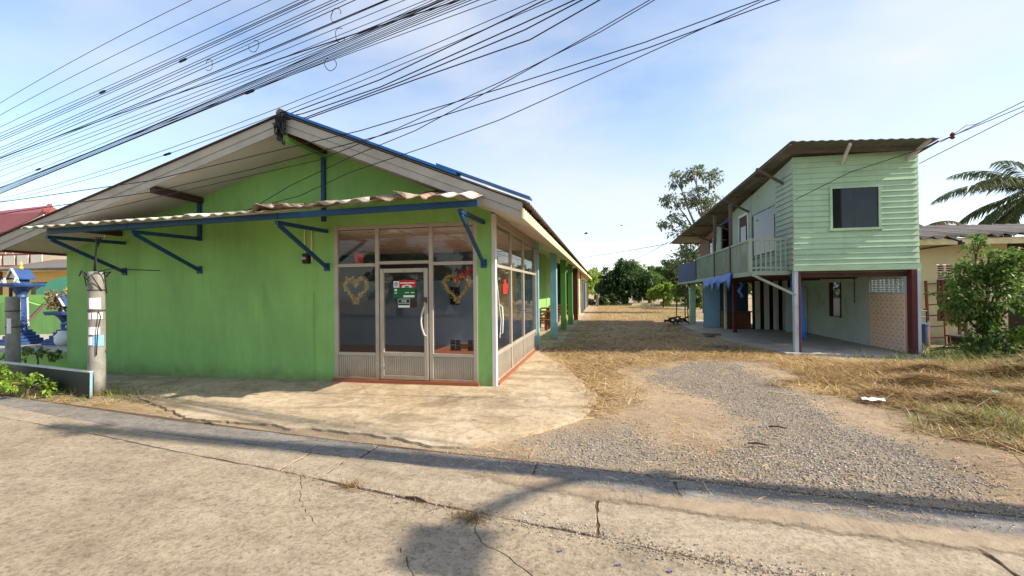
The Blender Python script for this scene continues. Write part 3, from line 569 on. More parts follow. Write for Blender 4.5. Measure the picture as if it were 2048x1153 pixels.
MB().bar((-9.2, 6.7, zf(-9.2)+.11), (-1.7, 6.7, zf(-1.7)+.16), .05, .06).build('middle_beam', 'blue', can)
for x in (-9.24, -7.49, -4.81, -1.93):
    MB().bar((x, CF+.06, zf(x)-.085), (x, FY-.002, zf(x)-.06), .05, .06).build('arm', 'blue', can)
    MB().bar((x, CF+.12, zf(x)-.12), (x, FY-.01, 2.04), .045, .055).build('brace', 'blue', can)
    MB().box(x-.05, x+.05, FY-.03, FY-.002, 1.98, 2.12).build('foot_plate', 'blue', can)
# electric meter and its pipes
met = part('electric_meter', shop)
p = PY(616, 518, FY); MB().box(p.x-.06, p.x+.06, FY-.09, FY-.002, p.z-.09, p.z+.09).build('meter_box', 'black', met, bevel=.01)
MB().lathe([(.045, 0), (.05, .03), (.03, .05)], (p.x, FY-.13, p.z-.02), 10).build('meter_dial', 'alu', met)
for dx in (-.05, .09): MB().tube([(p.x+dx, FY-.02, p.z-.06), (p.x+dx, FY-.02, 2.75)], .012, 6).build('pipe', 'cream', met)
# ---- glazing
def ribs(mb, a, b, z0, z1, yy, axis, n, d=.012):
    for k in range(n):
        t0 = a+(b-a)*(k+.2)/n; t1 = a+(b-a)*(k+.72)/n
        if axis == 'y': mb.box(t0, t1, yy-d, yy, z0, z1)
        else: mb.box(yy, yy+d, t0, t1, z0, z1)
def fbar(x0, x1, z0, z1, nm, par, y0=FY-.004, y1=FY+.056): MB().box(x0, x1, y0, y1, z0, z1).build(nm, 'alu', par, bevel=.004)
MB().box(-4.70, -2.03, FY-.05, FY+.14, .022, .075).build('threshold', 'orange_tile', shop)
front = part('front_glazing', shop)
fbar(-4.68, -4.61, .076, 2.76, 'jamb', front); fbar(-2.12, -2.05, .076, 2.76, 'jamb', front); fbar(-4.609, -2.121, 2.70, 2.76, 'head', front)
for x in (-3.855, -2.865): fbar(x-.035, x+.035, .076, 2.699, 'mullion', front)
for a, b, z in ((-4.609, -3.891, 2.045), (-3.819, -2.901, 2.075), (-2.829, -2.121, 2.045)): fbar(a, b, z, z+.055, 'transom', front)
for a, b in ((-4.609, -3.891), (-2.829, -2.121)):
    fbar(a, b, .076, .115, 'bottom_rail', front); fbar(a, b, .49, .545, 'middle_rail', front)
    MB().box(a, b, FY+.02, FY+.035, .116, .489).build('kick_panel', 'alu', front)
    m_ = MB(); ribs(m_, a+.02, b-.02, .13, .475, FY+.02, 'y', 17); m_.build('panel_ribs', 'alu', front)
    MB().box(a, b, FY+.026, FY+.032, .546, 2.044).build('pane', 'glass', front)
for a, b, z in ((-4.609, -3.891, 2.101), (-3.819, -2.901, 2.131), (-2.829, -2.121, 2.101)): MB().box(a, b, FY+.026, FY+.032, z, 2.699).build('pane', 'glass', front)
door = part('door', shop); DY0, DY1 = FY-.012, FY+.045
for x0, x1, z0, z1, nm in ((-3.80, -3.73, .085, 2.0, 'stile'), (-2.99, -2.92, .085, 2.0, 'stile'), (-3.729, -2.991, 1.93, 2.0, 'top_rail'), (-3.729, -2.991, .49, .56, 'middle_rail'), (-3.729, -2.991, .085, .16, 'bottom_rail')):
    MB().box(x0, x1, DY0, DY1, z0, z1).build(nm, 'alu', door, bevel=.005)
MB().box(-3.729, -2.991, FY+.012, FY+.03, .161, .489).build('kick_panel', 'alu', door)
m_ = MB(); ribs(m_, -3.70, -3.02, .19, .47, FY+.012, 'y', 17); m_.build('panel_ribs', 'alu', door)
MB().box(-3.729, -2.991, FY+.015, FY+.021, .561, 1.929).build('pane', 'glass', door)
MB().tube([(-2.955, DY0-.0, 1.36), (-2.97, DY0-.05, 1.33), (-3.0, DY0-.075, 1.2), (-3.01, DY0-.08, 1.1), (-3.0, DY0-.075, 1.0), (-2.97, DY0-.05, .87), (-2.955, DY0, .84)], .014, 8).build('handle', 'white', door, smooth=True)
MB().box(-2.985, -2.925, DY0-.03, DY0-.001, 1.40, 1.50).build('lock', 'ladder_grey', door, bevel=.006); MB().lathe([(.02, 0), (.02, .05), (.012, .06)], (-2.955, DY0-.03, 1.36), 8).build('padlock', 'gold', door)
side = part('side_glazing', shop); SX = -1.76
def sbar(y0, y1, z0, z1, nm, mat='alu', x0=SX-.055, x1=SX+.004, par=side): MB().box(x0, x1, y0, y1, z0, z1).build(nm, mat, par, bevel=.004)
YP = (7.44, 8.75, 10.18, 12.02)
sbar(7.401, 7.439, .06, 2.80, 'jamb'); sbar(12.02, 12.08, .06, 2.80, 'jamb'); sbar(7.44, 12.019, 2.74, 2.80, 'head')
for y in YP[1:3]: sbar(y-.035, y+.035, .06, 2.739, 'mullion')
for i in range(3):
    a, b = YP[i]+(.036 if i else .001), YP[i+1]-.036
    sbar(a, b, 1.995, 2.05, 'transom'); sbar(a, b, .06, .10, 'bottom_rail'); sbar(a, b, .50, .56, 'middle_rail')
    sbar(a, b, .101, .499, 'kick_panel', 'alu', SX-.04, SX-.02)
    m_ = MB(); ribs(m_, a+.03, b-.03, .12, .48, SX-.02, 'x', 20); m_.build('panel_ribs', 'alu', side)
    sbar(a, b, .561, 1.994, 'pane', 'glass', SX-.03, SX-.024); sbar(a, b, 2.051, 2.739, 'pane', 'glass', SX-.03, SX-.024)
MB().tube([(SX+.004, 7.62, 1.36), (SX+.06, 7.62, 1.32), (SX+.07, 7.62, 1.1), (SX+.06, 7.62, .88), (SX+.004, 7.62, .84)], .014, 8).build('handle', 'white', side, smooth=True)
MB().tube([(SX+.01, 7.35, 2.0), (SX+.02, 7.40, 1.75), (SX+.03, 7.46, 1.55), (SX+.03, 7.52, 1.35), (SX+.05, 7.56, 1.1), (SX+.03, 7.55, .8)], .008, 5).build('hanging_cord', 'white', side)
for y in (10.08, 10.28): MB().tube([(SX+.004, y, 1.15), (SX+.05, y, 1.15), (SX+.05, y+.06*(1 if y > 10.18 else -1), 1.15)], .01, 6).build('lever', 'ladder_grey', side)
MB().box(SX-.06, SX+.05, 7.41, 12.1, .022, .058).build('threshold', 'orange_tile', shop)
MB().box(SX-.08, SX+.06, 12.085, 12.24, .0, zsof(SX)+.0).build('end_post', 'pale_blue', shop)
MB().box(SX-.085, SX+.01, 7.401, 12.084, 2.801, 2.88).build('lintel', 'alu', shop)
# ---- the glazed room
RX = -8.4
MB().box(RX, SX-.061, FY+.141, 12.10, .0, .07).build('room_floor', 'orange_tile', shop)
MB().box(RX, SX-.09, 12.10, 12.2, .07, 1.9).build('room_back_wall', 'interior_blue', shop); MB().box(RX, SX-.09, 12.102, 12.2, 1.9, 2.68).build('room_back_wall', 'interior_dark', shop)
MB().box(RX-.1, RX, FY+.121, 12.1, 0, 2.68).build('room_side_wall', 'interior_blue', shop)
MB().box(RX, SX-.09, FY+.121, 12.2, 2.68, 2.70).build('room_ceiling', 'ceiling', shop)
m_ = MB()
for k in range(1, 11): m_.box(RX+k*.61, RX+k*.61+.025, FY+.14, 12.09, 2.668, 2.679)
for k in range(1, 8): m_.box(RX+.01, SX-.1, FY+.14+k*.61, FY+.165+k*.61, 2.664, 2.6675)
m_.build('ceiling_grid', 'white', shop)
MB().box(-2.9, -2.3, 12.05, 12.098, .9, 2.5).build('room_cupboard', 'cream', shop)
for px_, py_, w_, h_ in ((826, 598, .22, .48), (910, 592, .26, .5)):
    p = PY(px_, py_, 12.08); o = MB().box(p.x-w_/2, p.x+w_/2, 12.06, 12.095, p.z-h_/2, p.z+h_/2).build('wall_panel', 'black'); tag(o, 'dark hanging panel on the blue back wall, %s' % ('seen through the door pane' if px_ < 850 else 'seen through the pane right of the door'), 'wall panel')
def vent_block(c, label):
    t = thing('pierced_block', label, 'block', c, 'dark pierced blocks on the shop floor')
    x, y, z = c
    for dx, dz in ((-.07, .07), (.07, .07), (-.07, .21), (.07, .21)):
        m_ = MB()
        for a in range(4):
            an = a*math.pi/2+math.pi/4; m_.bar((x+dx, y, z+dz), (x+dx+.075*math.cos(an), y, z+dz+.075*math.sin(an)), .06, .035, (0, 1, 0))
        m_.build('petal_ring', 'black', t)
    MB().box(x-.15, x+.15, y-.04, y+.04, z, z+.012).build('base', 'black', t)
p = PY(911, 688, 11.2); vent_block((p.x, 11.2, .07), 'dark pierced ornament block on the shop floor, left of the pair'); p = PY(946, 688, 11.2); vent_block((p.x, 11.2, .07), 'dark pierced ornament block on the shop floor, right of the pair')
o = MB().box(PY(915, 680, 11.6).x, PY(950, 680, 11.6).x, 11.55, 11.75, .07, .2).build('floor_box', 'wood'); tag(o, 'low wooden box behind the pierced blocks on the shop floor', 'box')
o = MB().box(-4.33, -4.16, FY+.06, FY+.10, 2.06, 2.30).add([], []).build('red_bag', 'sign_red', None, bevel=.015); tag(o, 'small red bag hanging behind the upper left shop pane', 'bag')
# ---- heart garlands behind the panes
def garland(cx_, cz, R, label, ribbon=False):
    t = thing('heart_garland', label, 'garland', (cx_, FY+.07, cz), 'heart shaped garlands behind the shop panes')
    pts = []
    for k in range(60):
        a = k/60*2*math.pi; X = 16*math.sin(a)**3; Z = 13*math.cos(a)-5*math.cos(2*a)-2*math.cos(3*a)-math.cos(4*a)
        pts.append((cx_+X/17*R, FY+.07, cz+Z/15*R*.95))
    MB().tube(pts+[pts[0]], .011, 5, False).build('wire_heart', 'gold', t)
    n = 900; i = rng.integers(0, 60, n); P = np.array(pts)[i]+rng.normal(0, .018, (n, 3))*np.array([1, .6, 1])
    d = rng.normal(0, 1, (n, 3)); d /= np.linalg.norm(d, axis=1)[:, None]; s = np.cross(d, rng.normal(0, 1, (n, 3))); s /= np.linalg.norm(s, axis=1)[:, None]; L = rng.uniform(.02, .045, (n, 1))
    V = np.stack([P, P+d*L*.5+s*L*.28, P+d*L, P+d*L*.5-s*L*.28], 1)
    npmesh('foil_leaves', V.reshape(-1, 3), np.arange(n*4).reshape(-1, 4), 'goldleaf', t)['kind'] = 'stuff'
    if ribbon:
        m_ = MB(); a, b = Vector((cx_-.02, FY+.062, cz+.10)), Vector((cx_+.30, FY+.062, cz+.30))
        for k in range(7):
            q = a+(b-a)*(k/7); m_.bar(q+Vector((-.03, 0, .06)), q+Vector((.05, -.01, -.05)), .008, .018, (1, 0, .6))
        m_.bar(a, b, .006, .03); m_.build('striped_ribbon', 'sign_red', t)
p = PY(712, 577, FY+.07); garland(p.x, p.z, .225, 'gold heart garland behind the pane left of the shop door'); p = PY(914, 573, FY+.07); garland(p.x, p.z, .235, 'gold heart garland with red ribbon behind the pane right of the shop door', True)
# ---- notices stuck on the door pane
def text(body, size, loc, mat, parent, name='lettering', depth=.001, bold=False):
    cu = bpy.data.curves.new(name, 'FONT'); cu.body = body; cu.size = size; cu.align_x = 'CENTER'; cu.align_y = 'CENTER'; cu.extrude = depth; cu.resolution_u = 3
    if bold: cu.offset = size*.02
    ob = bpy.data.objects.new(name, cu); col.objects.link(ob); ob.rotation_euler = (math.pi/2, 0, 0); ob.location = loc
    bpy.context.view_layer.update(); me = bpy.data.meshes.new_from_object(ob.evaluated_get(bpy.context.evaluated_depsgraph_get())); bpy.data.objects.remove(ob)
    me.transform(Matrix.Translation(loc) @ Matrix.Rotation(math.pi/2, 4, 'X')); me.materials.clear(); me.materials.append(M[mat])
    o = bpy.data.objects.new(name, me); col.objects.link(o); o.parent = parent; o.matrix_parent_inverse = Matrix.Translation(parent.location).inverted(); return o
NY = FY+.012
def nb(x0, x1, z0, z1, k, nm, mat, par):      # flat print layers, k = layer
    a, b = PY(x0, z0, NY), PY(x1, z1, NY); MB().box(a.x, b.x, NY-.0016*k, NY-.0016*k+.0014, b.z, a.z).build(nm, mat, par)
t = thing('bank_notice', 'green and red sale notice with round white emblem stuck on the shop door glass', 'notice', PY(808, 597, NY))
nb(787, 831, 576, 597, 1, 'green_board', 'sign_green', t); nb(799, 831, 561, 575.6, 1, 'red_board', 'sign_red', t); nb(787, 798.6, 563, 575.6, 1, 'emblem_card', 'sign_white', t)
c = PY(792.6, 569.3, NY); m_ = MB(); m_.tube([(c.x+.031*math.cos(a*math.pi/8), NY-.004, c.z+.031*math.sin(a*math.pi/8)) for a in range(17)], .004, 4, False); m_.build('emblem_ring', 'black', t)
m_ = MB(); m_.bar((c.x, NY-.004, c.z-.02), (c.x, NY-.004, c.z+.008), .007, .004, (0, 1, 0)).bar((c.x, NY-.004, c.z+.006), (c.x-.015, NY-.004, c.z+.017), .006, .004, (0, 1, 0)).bar((c.x, NY-.004, c.z+.006), (c.x+.015, NY-.004, c.z+.017), .006, .004, (0, 1, 0)); m_.build('emblem', 'black', t)
c = PY(814, 575.6, NY); m_ = MB(); m_.prism([(c.x+.095*math.cos(a*math.pi/12), c.z+.048*math.sin(a*math.pi/12)**.6) for a in range(13)], NY-.0042, NY-.0034, 'y'); m_.build('white_arch', 'sign_white', t)
nb(800.5, 829, 565.6, 567.4, 2, 'print_line', 'sign_white', t); nb(810, 818, 572.4, 575.2, 4, 'print_block', 'sign_green', t)
nb(807, 829, 591, 595, 2, 'number_strip', 'sign_white', t)
for a_ in ((789, 794, 578.5, 582.5), (789.5, 794, 585.6, 587.4), (810, 818, 585, 586.4), (822, 829, 585, 586.4)): nb(*a_, 2, 'print_mark', 'sign_white', t)
t = thing('sale_notice', 'small dark green notice with white lettering under the larger notice on the door', 'notice', PY(808, 607, NY))
nb(796, 820, 598.5, 611, 1, 'dark_board', 'sign_dkgreen', t); nb(796.5, 819.5, 611, 615.5, 1, 'white_strip', 'sign_white', t)
nb(796, 820, 606.5, 607.3, 2, 'rule', 'sign_white', t); nb(796, 820, 598.5, 599, 2, 'rule', 'sign_white', t); nb(796, 796.6, 599, 611, 2, 'rule', 'sign_white', t); nb(819.4, 820, 599, 611, 2, 'rule', 'sign_white', t)
text('ขาย', .058, PY(808, 602.8, NY-.006)[:], 'sign_white', t, bold=True)
# red sticker on the side pane
p = PX(1012, 578, SX+.0); t = thing('red_notice', 'red notice card on the first side pane', 'notice', p); MB().box(SX-.02, SX-.016, p.y-.16, p.y+.2, p.z-.09, p.z+.09).build('card', 'sign_red', t); MB().box(SX-.02, SX-.016, p.y-.06, p.y+.08, p.z+.091, p.z+.17).build('hanger', 'sign_red', t)
# ---- porch behind: columns, recess, back rooms
for (y, x, m_, z0) in ((15.0, -1.60, 'pale_blue', 0), (18.37, -1.57, 'green_post', 0), (21.0, -1.48, 'green_post', 0), (24.2, -1.42, 'maroon', 0)):
    MB().box(x-.11, x+.11, y-.11, y+.11, z0+.022, zsof(x)-.0).build('column', m_, shop, bevel=.01)
MB().box(-3.1, -3.0, 12.2, 36.0, .022, zsof(-3.0)).build('porch_wall', 'lime', shop)
MB().box(-3.0, -1.7, 35.9, 36.0, .022, 3.0).build('porch_end_wall', 'lime', shop)
for y in (27.3, 32.0):
    d_ = part('porch_door', shop); MB().box(-2.999, -2.96, y-.45, y+.45, .03, 2.05).build('leaf', 'mint_side', d_); MB().box(-2.96, -2.95, y-.3, y+.3, 1.0, 1.8).build('pane', 'interior_dark', d_)
for y in (29.6, 34.2):
    d_ = part('porch_window', shop); MB().box(-2.999, -2.97, y-.7, y+.7, .95, 2.0).build('frame', 'green_post', d_); MB().box(-2.969, -2.96, y-.62, y+.62, 1.03, 1.92).build('pane', 'interior_dark', d_)
for y0, y1, x0, m_, z1 in ((29.0, 30.6, -1.5, 'cream', 2.7), (30.6, 31.2, -1.46, 'maroon', 2.6)):
    MB().box(x0-.12, x0, y0, y1, .022, zsof(x0)-.01).build('back_wall', m_, shop)
MB().box(-1.62, -1.5, 31.2, 46.0, .022, zsof(-1.5)-.01).build('back_wall', 'cream', shop)
for k in range(6):
    y = 32.4+k*2.4; d_ = part('shutter_door', shop)
    MB().box(-1.499, -1.46, y-.9, y+.9, .03, 2.2).build('leaf', ('mint_side', 'deepblue', 'maroon')[k % 3], d_); MB().box(-1.499, -1.42, y+.95, y+1.1, .03, 2.35).build('post', ('green_post', 'maroon')[k % 2], d_)
MB().box(XL+.12, -1.5, RB-.15, RB, 0, 2.5).build('rear_wall', 'lime', shop)
def bench(y, x0, x1, label):
    t = thing('picnic_table', label, 'table', ((x0+x1)/2, y, 0), 'tables on the porch')
    for yy, z, w_, nm in ((y, .70, .7, 'table_top'), (y-.65, .40, .28, 'bench_seat'), (y+.65, .40, .28, 'bench_seat')):
        MB().box(x0, x1, yy-w_/2, yy+w_/2, z, z+.06).build(nm, 'redbench', t, bevel=.01)
    for yy, z in ((y, .70), (y-.65, .40), (y+.65, .40)):
        for xx in (x0+.3, x1-.3): MB().box(xx-.06, xx+.06, yy-.08, yy+.08, .022, z-.001).build('leg', 'redbench', t)
bench(18.4, -2.95, -1.9, 'red brown picnic table with benches, nearest on the shop porch'); bench(22.0, -2.95, -1.9, 'red brown picnic table with benches, second along the shop porch'); bench(25.6, -2.95, -1.9, 'red brown picnic table with benches, farthest on the shop porch')
# ================================================================== MINT STILT HOUSE (right)
HX0, HX1, HY, HB = 4.5, 7.12, 12.05, 22.8
FZ = 2.0
house = thing('stilt_house', 'mint green timber house on posts with balcony along its left side', 'house', (5.8, 14, 0))
struct(MB().prism(jag([(3.2, 23.8), (3.35, 17.5), (3.9, 14.0), (4.25, 11.85), (6.95, 11.75), (7.2, 12.4), (7.2, 23.8)], .03, .15, True), -.05, .05).build('house_slab', 'slab'))
fw_ = part('front_wall', house)
MB().box(HX0+.03, HX1-.01, HY+.03, HY+.10, FZ+.02, 4.7).build('backing', 'mint', fw_)
WX0, WX1, WZ0, WZ1 = 5.34, 6.30, 2.99, 3.93
def lap(x0, x1, axis, h=.148, t0=.036, t1=.006):   # one lap board, along x at the origin
    L = x1-x0
    n = max(2, int(L/.4)); X = np.linspace(0, L, n+1); m_ = MB()
    for i in range(n): m_.hexa([(X[i], -t0, 0), (X[i+1], -t0, 0), (X[i+1], 0, 0), (X[i], 0, 0), (X[i], -t1, h), (X[i+1], -t1, h), (X[i+1], 0, h), (X[i], 0, h)])
    return m_
nb_ = 20; pitch = (4.72-FZ-.13)/nb_
me_full = mesh_of(lap(HX0, HX1, 'x'), 'siding_board', 'mint'); me_l = mesh_of(lap(HX0, WX0-.05, 'x'), 'siding_board', 'mint'); me_r = mesh_of(lap(WX1+.05, HX1, 'x'), 'siding_board', 'mint')
MB().box(HX0-.02, HX1+.02, HY-.03, HY+.02, FZ-.005, FZ+.125).build('bottom_board', 'mint', fw_)
for k in range(nb_):
    z = FZ+.128+k*pitch; rr = (random.uniform(-.02, .012), random.uniform(-.006, .006), random.uniform(-.002, .002))
    if WZ0-.16 < z < WZ1+.0:
        inst('siding_board', me_l, fw_, (HX0+.001, HY+.028, z), rr); inst('siding_board', me_r, fw_, (WX1+.05, HY+.028, z), (random.uniform(-.006, .006), random.uniform(-.0035, .0035), 0))
    else: inst('siding_board', me_full, fw_, (HX0, HY+.028, z), rr)
win = part('front_window', house)
for a in ((WX0-.05, WX0, WZ0-.06, WZ1+.05), (WX1, WX1+.05, WZ0-.06, WZ1+.05)): MB().box(a[0], a[1], HY-.025, HY+.06, a[2], a[3]).build('frame', 'mint', win)
MB().box(WX0, WX1, HY-.025, HY+.06, WZ1, WZ1+.05).build('frame', 'mint', win); MB().box(WX0-.08, WX1+.08, HY-.05, HY+.06, WZ0-.06, WZ0-.001).build('sill', 'mint', win)
MB().box(WX0, WX1, HY+.005, HY+.012, WZ0, WZ1).build('pane', 'glass_dark', win)
MB().box(WX0+.47, WX0+.49, HY+.014, HY+.03, WZ0, WZ1).build('mullion', 'ladder_grey', win)
MB().box(WX0+.2, WX0+.55, HY+.05, HY+.07, WZ0, WZ0+.62).build('reflection_panel', 'interior_blue', win); MB().box(WX0, WX0+.12, HY+.045, HY+.06, WZ0, WZ1).build('curtain', 'timber', win)  # pale panel added behind the glass to imitate a reflection
# room shell
MB().box(HX0+.03, HX1, HY+.1, HB, FZ-.06, FZ+.0).build('floor_deck', 'timber', house)
MB().box(HX1-.08, HX1, HY+.101, HB, FZ+.001, 4.0).build('right_wall', 'mint', house); MB().box(HX0+.03, HX1, HB-.08, HB, FZ+.001, 3.85).build('rear_wall', 'pink_wall', house)
# left wall along the balcony: lap boards near the front, plain boards behind
sw = part('balcony_wall', house)
ZT = lambda y: 4.72-(y-HY)*.088
def swall(y0, y1, z0, z1a, z1b, mat, x=HX0): MB().prism([(y0, z0), (y1, z0), (y1, z1b), (y0, z1a)], x, x+.05, 'x').build('wall_panel', mat, sw)
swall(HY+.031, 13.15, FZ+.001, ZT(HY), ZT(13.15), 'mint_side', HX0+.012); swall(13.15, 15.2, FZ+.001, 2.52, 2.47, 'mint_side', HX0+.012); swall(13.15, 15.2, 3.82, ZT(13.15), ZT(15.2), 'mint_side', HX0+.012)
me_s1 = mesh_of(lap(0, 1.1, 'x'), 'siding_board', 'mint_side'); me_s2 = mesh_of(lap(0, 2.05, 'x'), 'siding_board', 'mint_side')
R90 = (0, 0, -math.pi/2)
for k in range(20):
    z = FZ+.03+k*pitch
    if z+.15 < ZT(13.1): inst('siding_board', me_s1, sw, (HX0+.011, 13.145, z), R90)
    if z+.13 < 2.5: inst('siding_board', me_s2, sw, (HX0+.011, 15.2, z), R90)
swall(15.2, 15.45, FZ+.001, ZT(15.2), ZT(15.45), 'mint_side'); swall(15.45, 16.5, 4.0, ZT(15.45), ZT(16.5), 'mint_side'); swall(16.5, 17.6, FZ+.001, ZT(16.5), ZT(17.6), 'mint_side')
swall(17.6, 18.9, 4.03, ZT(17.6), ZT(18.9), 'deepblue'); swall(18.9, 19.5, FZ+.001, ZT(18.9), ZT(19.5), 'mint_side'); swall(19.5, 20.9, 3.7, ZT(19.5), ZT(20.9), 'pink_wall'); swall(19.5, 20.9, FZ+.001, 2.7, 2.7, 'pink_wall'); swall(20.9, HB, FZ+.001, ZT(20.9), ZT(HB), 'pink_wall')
bw = part('balcony_window', house); MB().box(HX0+.02, HX0+.026, 13.2, 15.15, 2.55, 3.8).build('pane', 'glass_dark', bw)
for y in (13.151, 15.15): MB().box(HX0-.01, HX0+.05, y, y+.049, 2.50, 3.82).build('frame', 'mint_side', bw)
MB().box(HX0-.01, HX0+.05, 13.2, 15.149, 2.501, 2.55).build('frame', 'mint_side', bw)
bd = part('balcony_door', house); MB().box(HX0+.01, HX0+.05, 15.53, 16.42, FZ+.02, 3.92).build('leaf', 'brown', bd); MB().box(HX0-.012, HX0+.009, 15.7, 16.25, 2.75, 3.6).build('pane', 'glass_dark', bd)
for a in ((15.45, 15.53, FZ+.01, 4.0), (16.42, 16.5, FZ+.01, 4.0)): MB().box(HX0-.025, HX0+.055, *a).build('frame', 'white', bd)
MB().box(HX0-.025, HX0+.055, 15.53, 16.419, 3.92, 4.0).build('frame', 'white', bd)
bw = part('balcony_window', house); MB().box(HX0+.02, HX0+.026, 19.5, 20.9, 2.7, 3.7).build('pane', 'glass_dark', bw); MB().box(HX0-.01, HX0+.05, 19.45, 19.499, 2.65, 3.75).build('frame', 'white', bw); MB().box(HX0-.01, HX0+.05, 20.2, 20.25, 2.7, 3.7).build('mullion', 'white', bw)
MB().box(HX0+1.5, HX0+1.55, 15.2, 19.4, FZ+.001, 4.0).build('inner_partition', 'deepblue', house)
# roof: one shallow slope falling to the back, flaring over the balcony
RC = [Vector((4.22, 11.38, 4.90)), Vector((PY(1880, 290, 11.38).x, 11.38, 4.76)), Vector((7.4, 23.8, 3.72)), Vector((3.28, 23.8, 3.86))]
roof = part('roof', house)
def rpt(u, v): return (RC[0]*(1-u)+RC[1]*u)*(1-v)+(RC[3]*(1-u)+RC[2]*u)*v
def rsheet(v0, v1, dz):
    n = 150; V = np.array([[tuple(rpt(u, v)+Vector((0, 0, dz+.009*math.sin(u*n/1.6)))) for u in np.linspace(0, 1, n+1)] for v in np.linspace(v0, v1, 3)])
    V2 = V.copy(); V2[..., 2] -= .01; nx_ = n+1; b = 3*nx_
    q = np.array([(i*nx_+j, i*nx_+j+1, (i+1)*nx_+j+1, (i+1)*nx_+j) for i in range(2) for j in range(n)])
    e = np.array([(k*nx_+j, k*nx_+j+1, b+k*nx_+j+1, b+k*nx_+j) for k in (0, 2) for j in range(n)]+[(i*nx_+j, (i+1)*nx_+j, b+(i+1)*nx_+j, b+i*nx_+j) for i in range(2) for j in (0, n)])
    npmesh('roof_sheet', np.concatenate([V.reshape(-1, 3), V2.reshape(-1, 3)]), np.concatenate([q, q[:, ::-1]+b, e]), 'rust', roof)
for k in range(7): rsheet(k/7, (k+1.12)/7 if k < 6 else 1, .012+.022*(6-k)/6)
for v in (.035, .17, .33, .5, .66, .82, .97):
    a, b = rpt(.015, v), rpt(.985, v); MB().bar(a-Vector((0, 0, .06)), b-Vector((0, 0, .045)), .045, .055).build('purlin', 'timber', roof)
for u in (.0, .99): MB().bar(rpt(u, .0)-Vector((0, 0, .045)), rpt(u, 1)-Vector((0, 0, .03)), .025, .035).build('verge_board', 'timber', roof)
for x in (5.55, 6.9): MB().bar((x, HY-.02, 4.52), (x-.1+.2*(x > 6), 11.44, 4.80), .05, .07).build('eave_strut', 'white', roof)
for y in (12.6, 15.4, 17.9, 20.3): MB().bar((HX0, y, ZT(y)-.45), (HX0-.62-(y-12)*.03, y, ZT(y)-.03), .045, .06).build('eave_strut', 'timber', roof)
# balcony
BX = 3.6; bal = part('balcony', house)
zs = lambda y: 2.0-(y-12)*.008
MB().prism([(12.3, zs(12.3)-.07), (HB+.4, zs(HB+.4)-.07), (HB+.4, zs(HB+.4)-.005), (12.3, zs(12.3)-.005)], BX, HX0+.028, 'x').build('deck', 'timber', bal)
MB().prism([(12.27, zs(12.3)-.10), (HB+.43, zs(HB+.4)-.10), (HB+.43, zs(HB+.4)+.02), (12.27, zs(12.3)+.02)], BX-.03, BX-.001, 'x').build('edge_board', 'mint_side', bal)
MB().box(BX-.0, HX0+.02, 12.26, 12.299, zs(12.3)-.08, zs(12.3)+.02).build('edge_board', 'mint_side', bal)
RAILH = .80
MB().bar((BX, 12.28, zs(12.3)+RAILH), (BX, 18.9, zs(18.9)+RAILH), .05, .05).build('hand_rail', 'mint_side', bal); MB().bar((BX, 12.28, zs(12.3)+RAILH), (HX0, 12.28, zs(12.3)+RAILH), .045, .05).build('hand_rail', 'mint_side', bal)
MB().bar((BX, 12.28, zs(12.3)+.1), (HX0, 12.28, zs(12.3)+.1), .035, .04).build('bottom_rail', 'mint_side', bal)
me_b = mesh_of(MB().box(-.014, .014, -.014, .014, 0, RAILH-.03), 'baluster', 'mint_side')
for k in range(1, 8): inst('baluster', me_b, bal, (BX+.02+k*.112, 12.28, zs(12.3)+.0))
for k in range(44):
    y = 12.42+k*.148; inst('baluster', me_b, bal, (BX, y, zs(y)+.0))
for y in (12.28, 14.0, 15.9, 18.95): MB().box(BX-.04, BX+.04, y-.04, y+.04, zs(y)-.0, (4.05-(y-12)*.02 if y in (14.0, 15.9) else zs(y)+RAILH+.05)).build('post', 'timber' if y > 13 else 'mint_side', bal)
MB().box(BX+.03, BX+.05, 14.9, 18.8, zs(17)+.05, zs(17)+.76).build('mesh_panel', 'mint_side', bal)
me_p = mesh_of(MB().box(-.012, .012, 0, .165, 0, .78), 'blue_plank', 'deepblue')
for k in range(23): inst('blue_plank', me_p, bal, (BX-.02, 19.02+k*.178, zs(19.0+k*.178)-.02))
MB().bar((BX+.02, 12.25, zs(12.3)-.06), (HX0+.03, 12.03, 1.42), .05, .06).build('brace', 'mint_side', bal); MB().bar((BX+.05, 21.0, zs(21)-.06), (HX0-.5, 21.2, 1.0), .05, .06).build('brace', 'brown', bal)
# posts and ground floor
def post(x, y, z1, m1, m2, r=.07, label=None):
    o = MB().box(x-r, x+r*.25, y-r, y+r, .02, z1).build('post', m1, house, bevel=.006); MB().box(x+r*.25+.001, x+r, y-r-.004, y+r, .02, z1).build('post_face', m2, house, bevel=.004)
post(4.57, 12.1, FZ-.006, 'bluewash', 'maroon'); post(7.02, 12.1, FZ-.006, 'maroon', 'bluewash', .09); post(4.58, 18.6, FZ-.09, 'white', 'timber', .06); post(4.52, 17.2, FZ-.09, 'maroon', 'brown', .06)
MB().box(3.72, 3.95, 21.0, 21.3, .02, 1.86).build('post', 'mint', house, bevel=.01)
MB().box(HX0-.02, HX1, HY+.13, HY+.22, FZ-.16, FZ-.061).build('beam', 'brown', house)
for y in (14.2, 16.4, 18.6, 20.8): MB().box(BX+.05, HX1, y, y+.09, FZ-.17, FZ-.09).build('beam', 'brown', house)
gw = part('ground_wall', house); GX = 6.88
MB().box(GX, GX+.1, 13.62, 15.05, .05, FZ-.061).build('plaster', 'bluewash', gw); MB().box(GX, GX+.1, 15.05, 15.75, .05, .7).build('plaster', 'bluewash', gw); MB().box(GX, GX+.1, 15.05, 15.75, 1.75, FZ-.061).build('plaster', 'bluewash', gw); MB().box(GX, GX+.1, 15.75, 21.5, .05, FZ-.061).build('plaster', 'bluewash', gw)
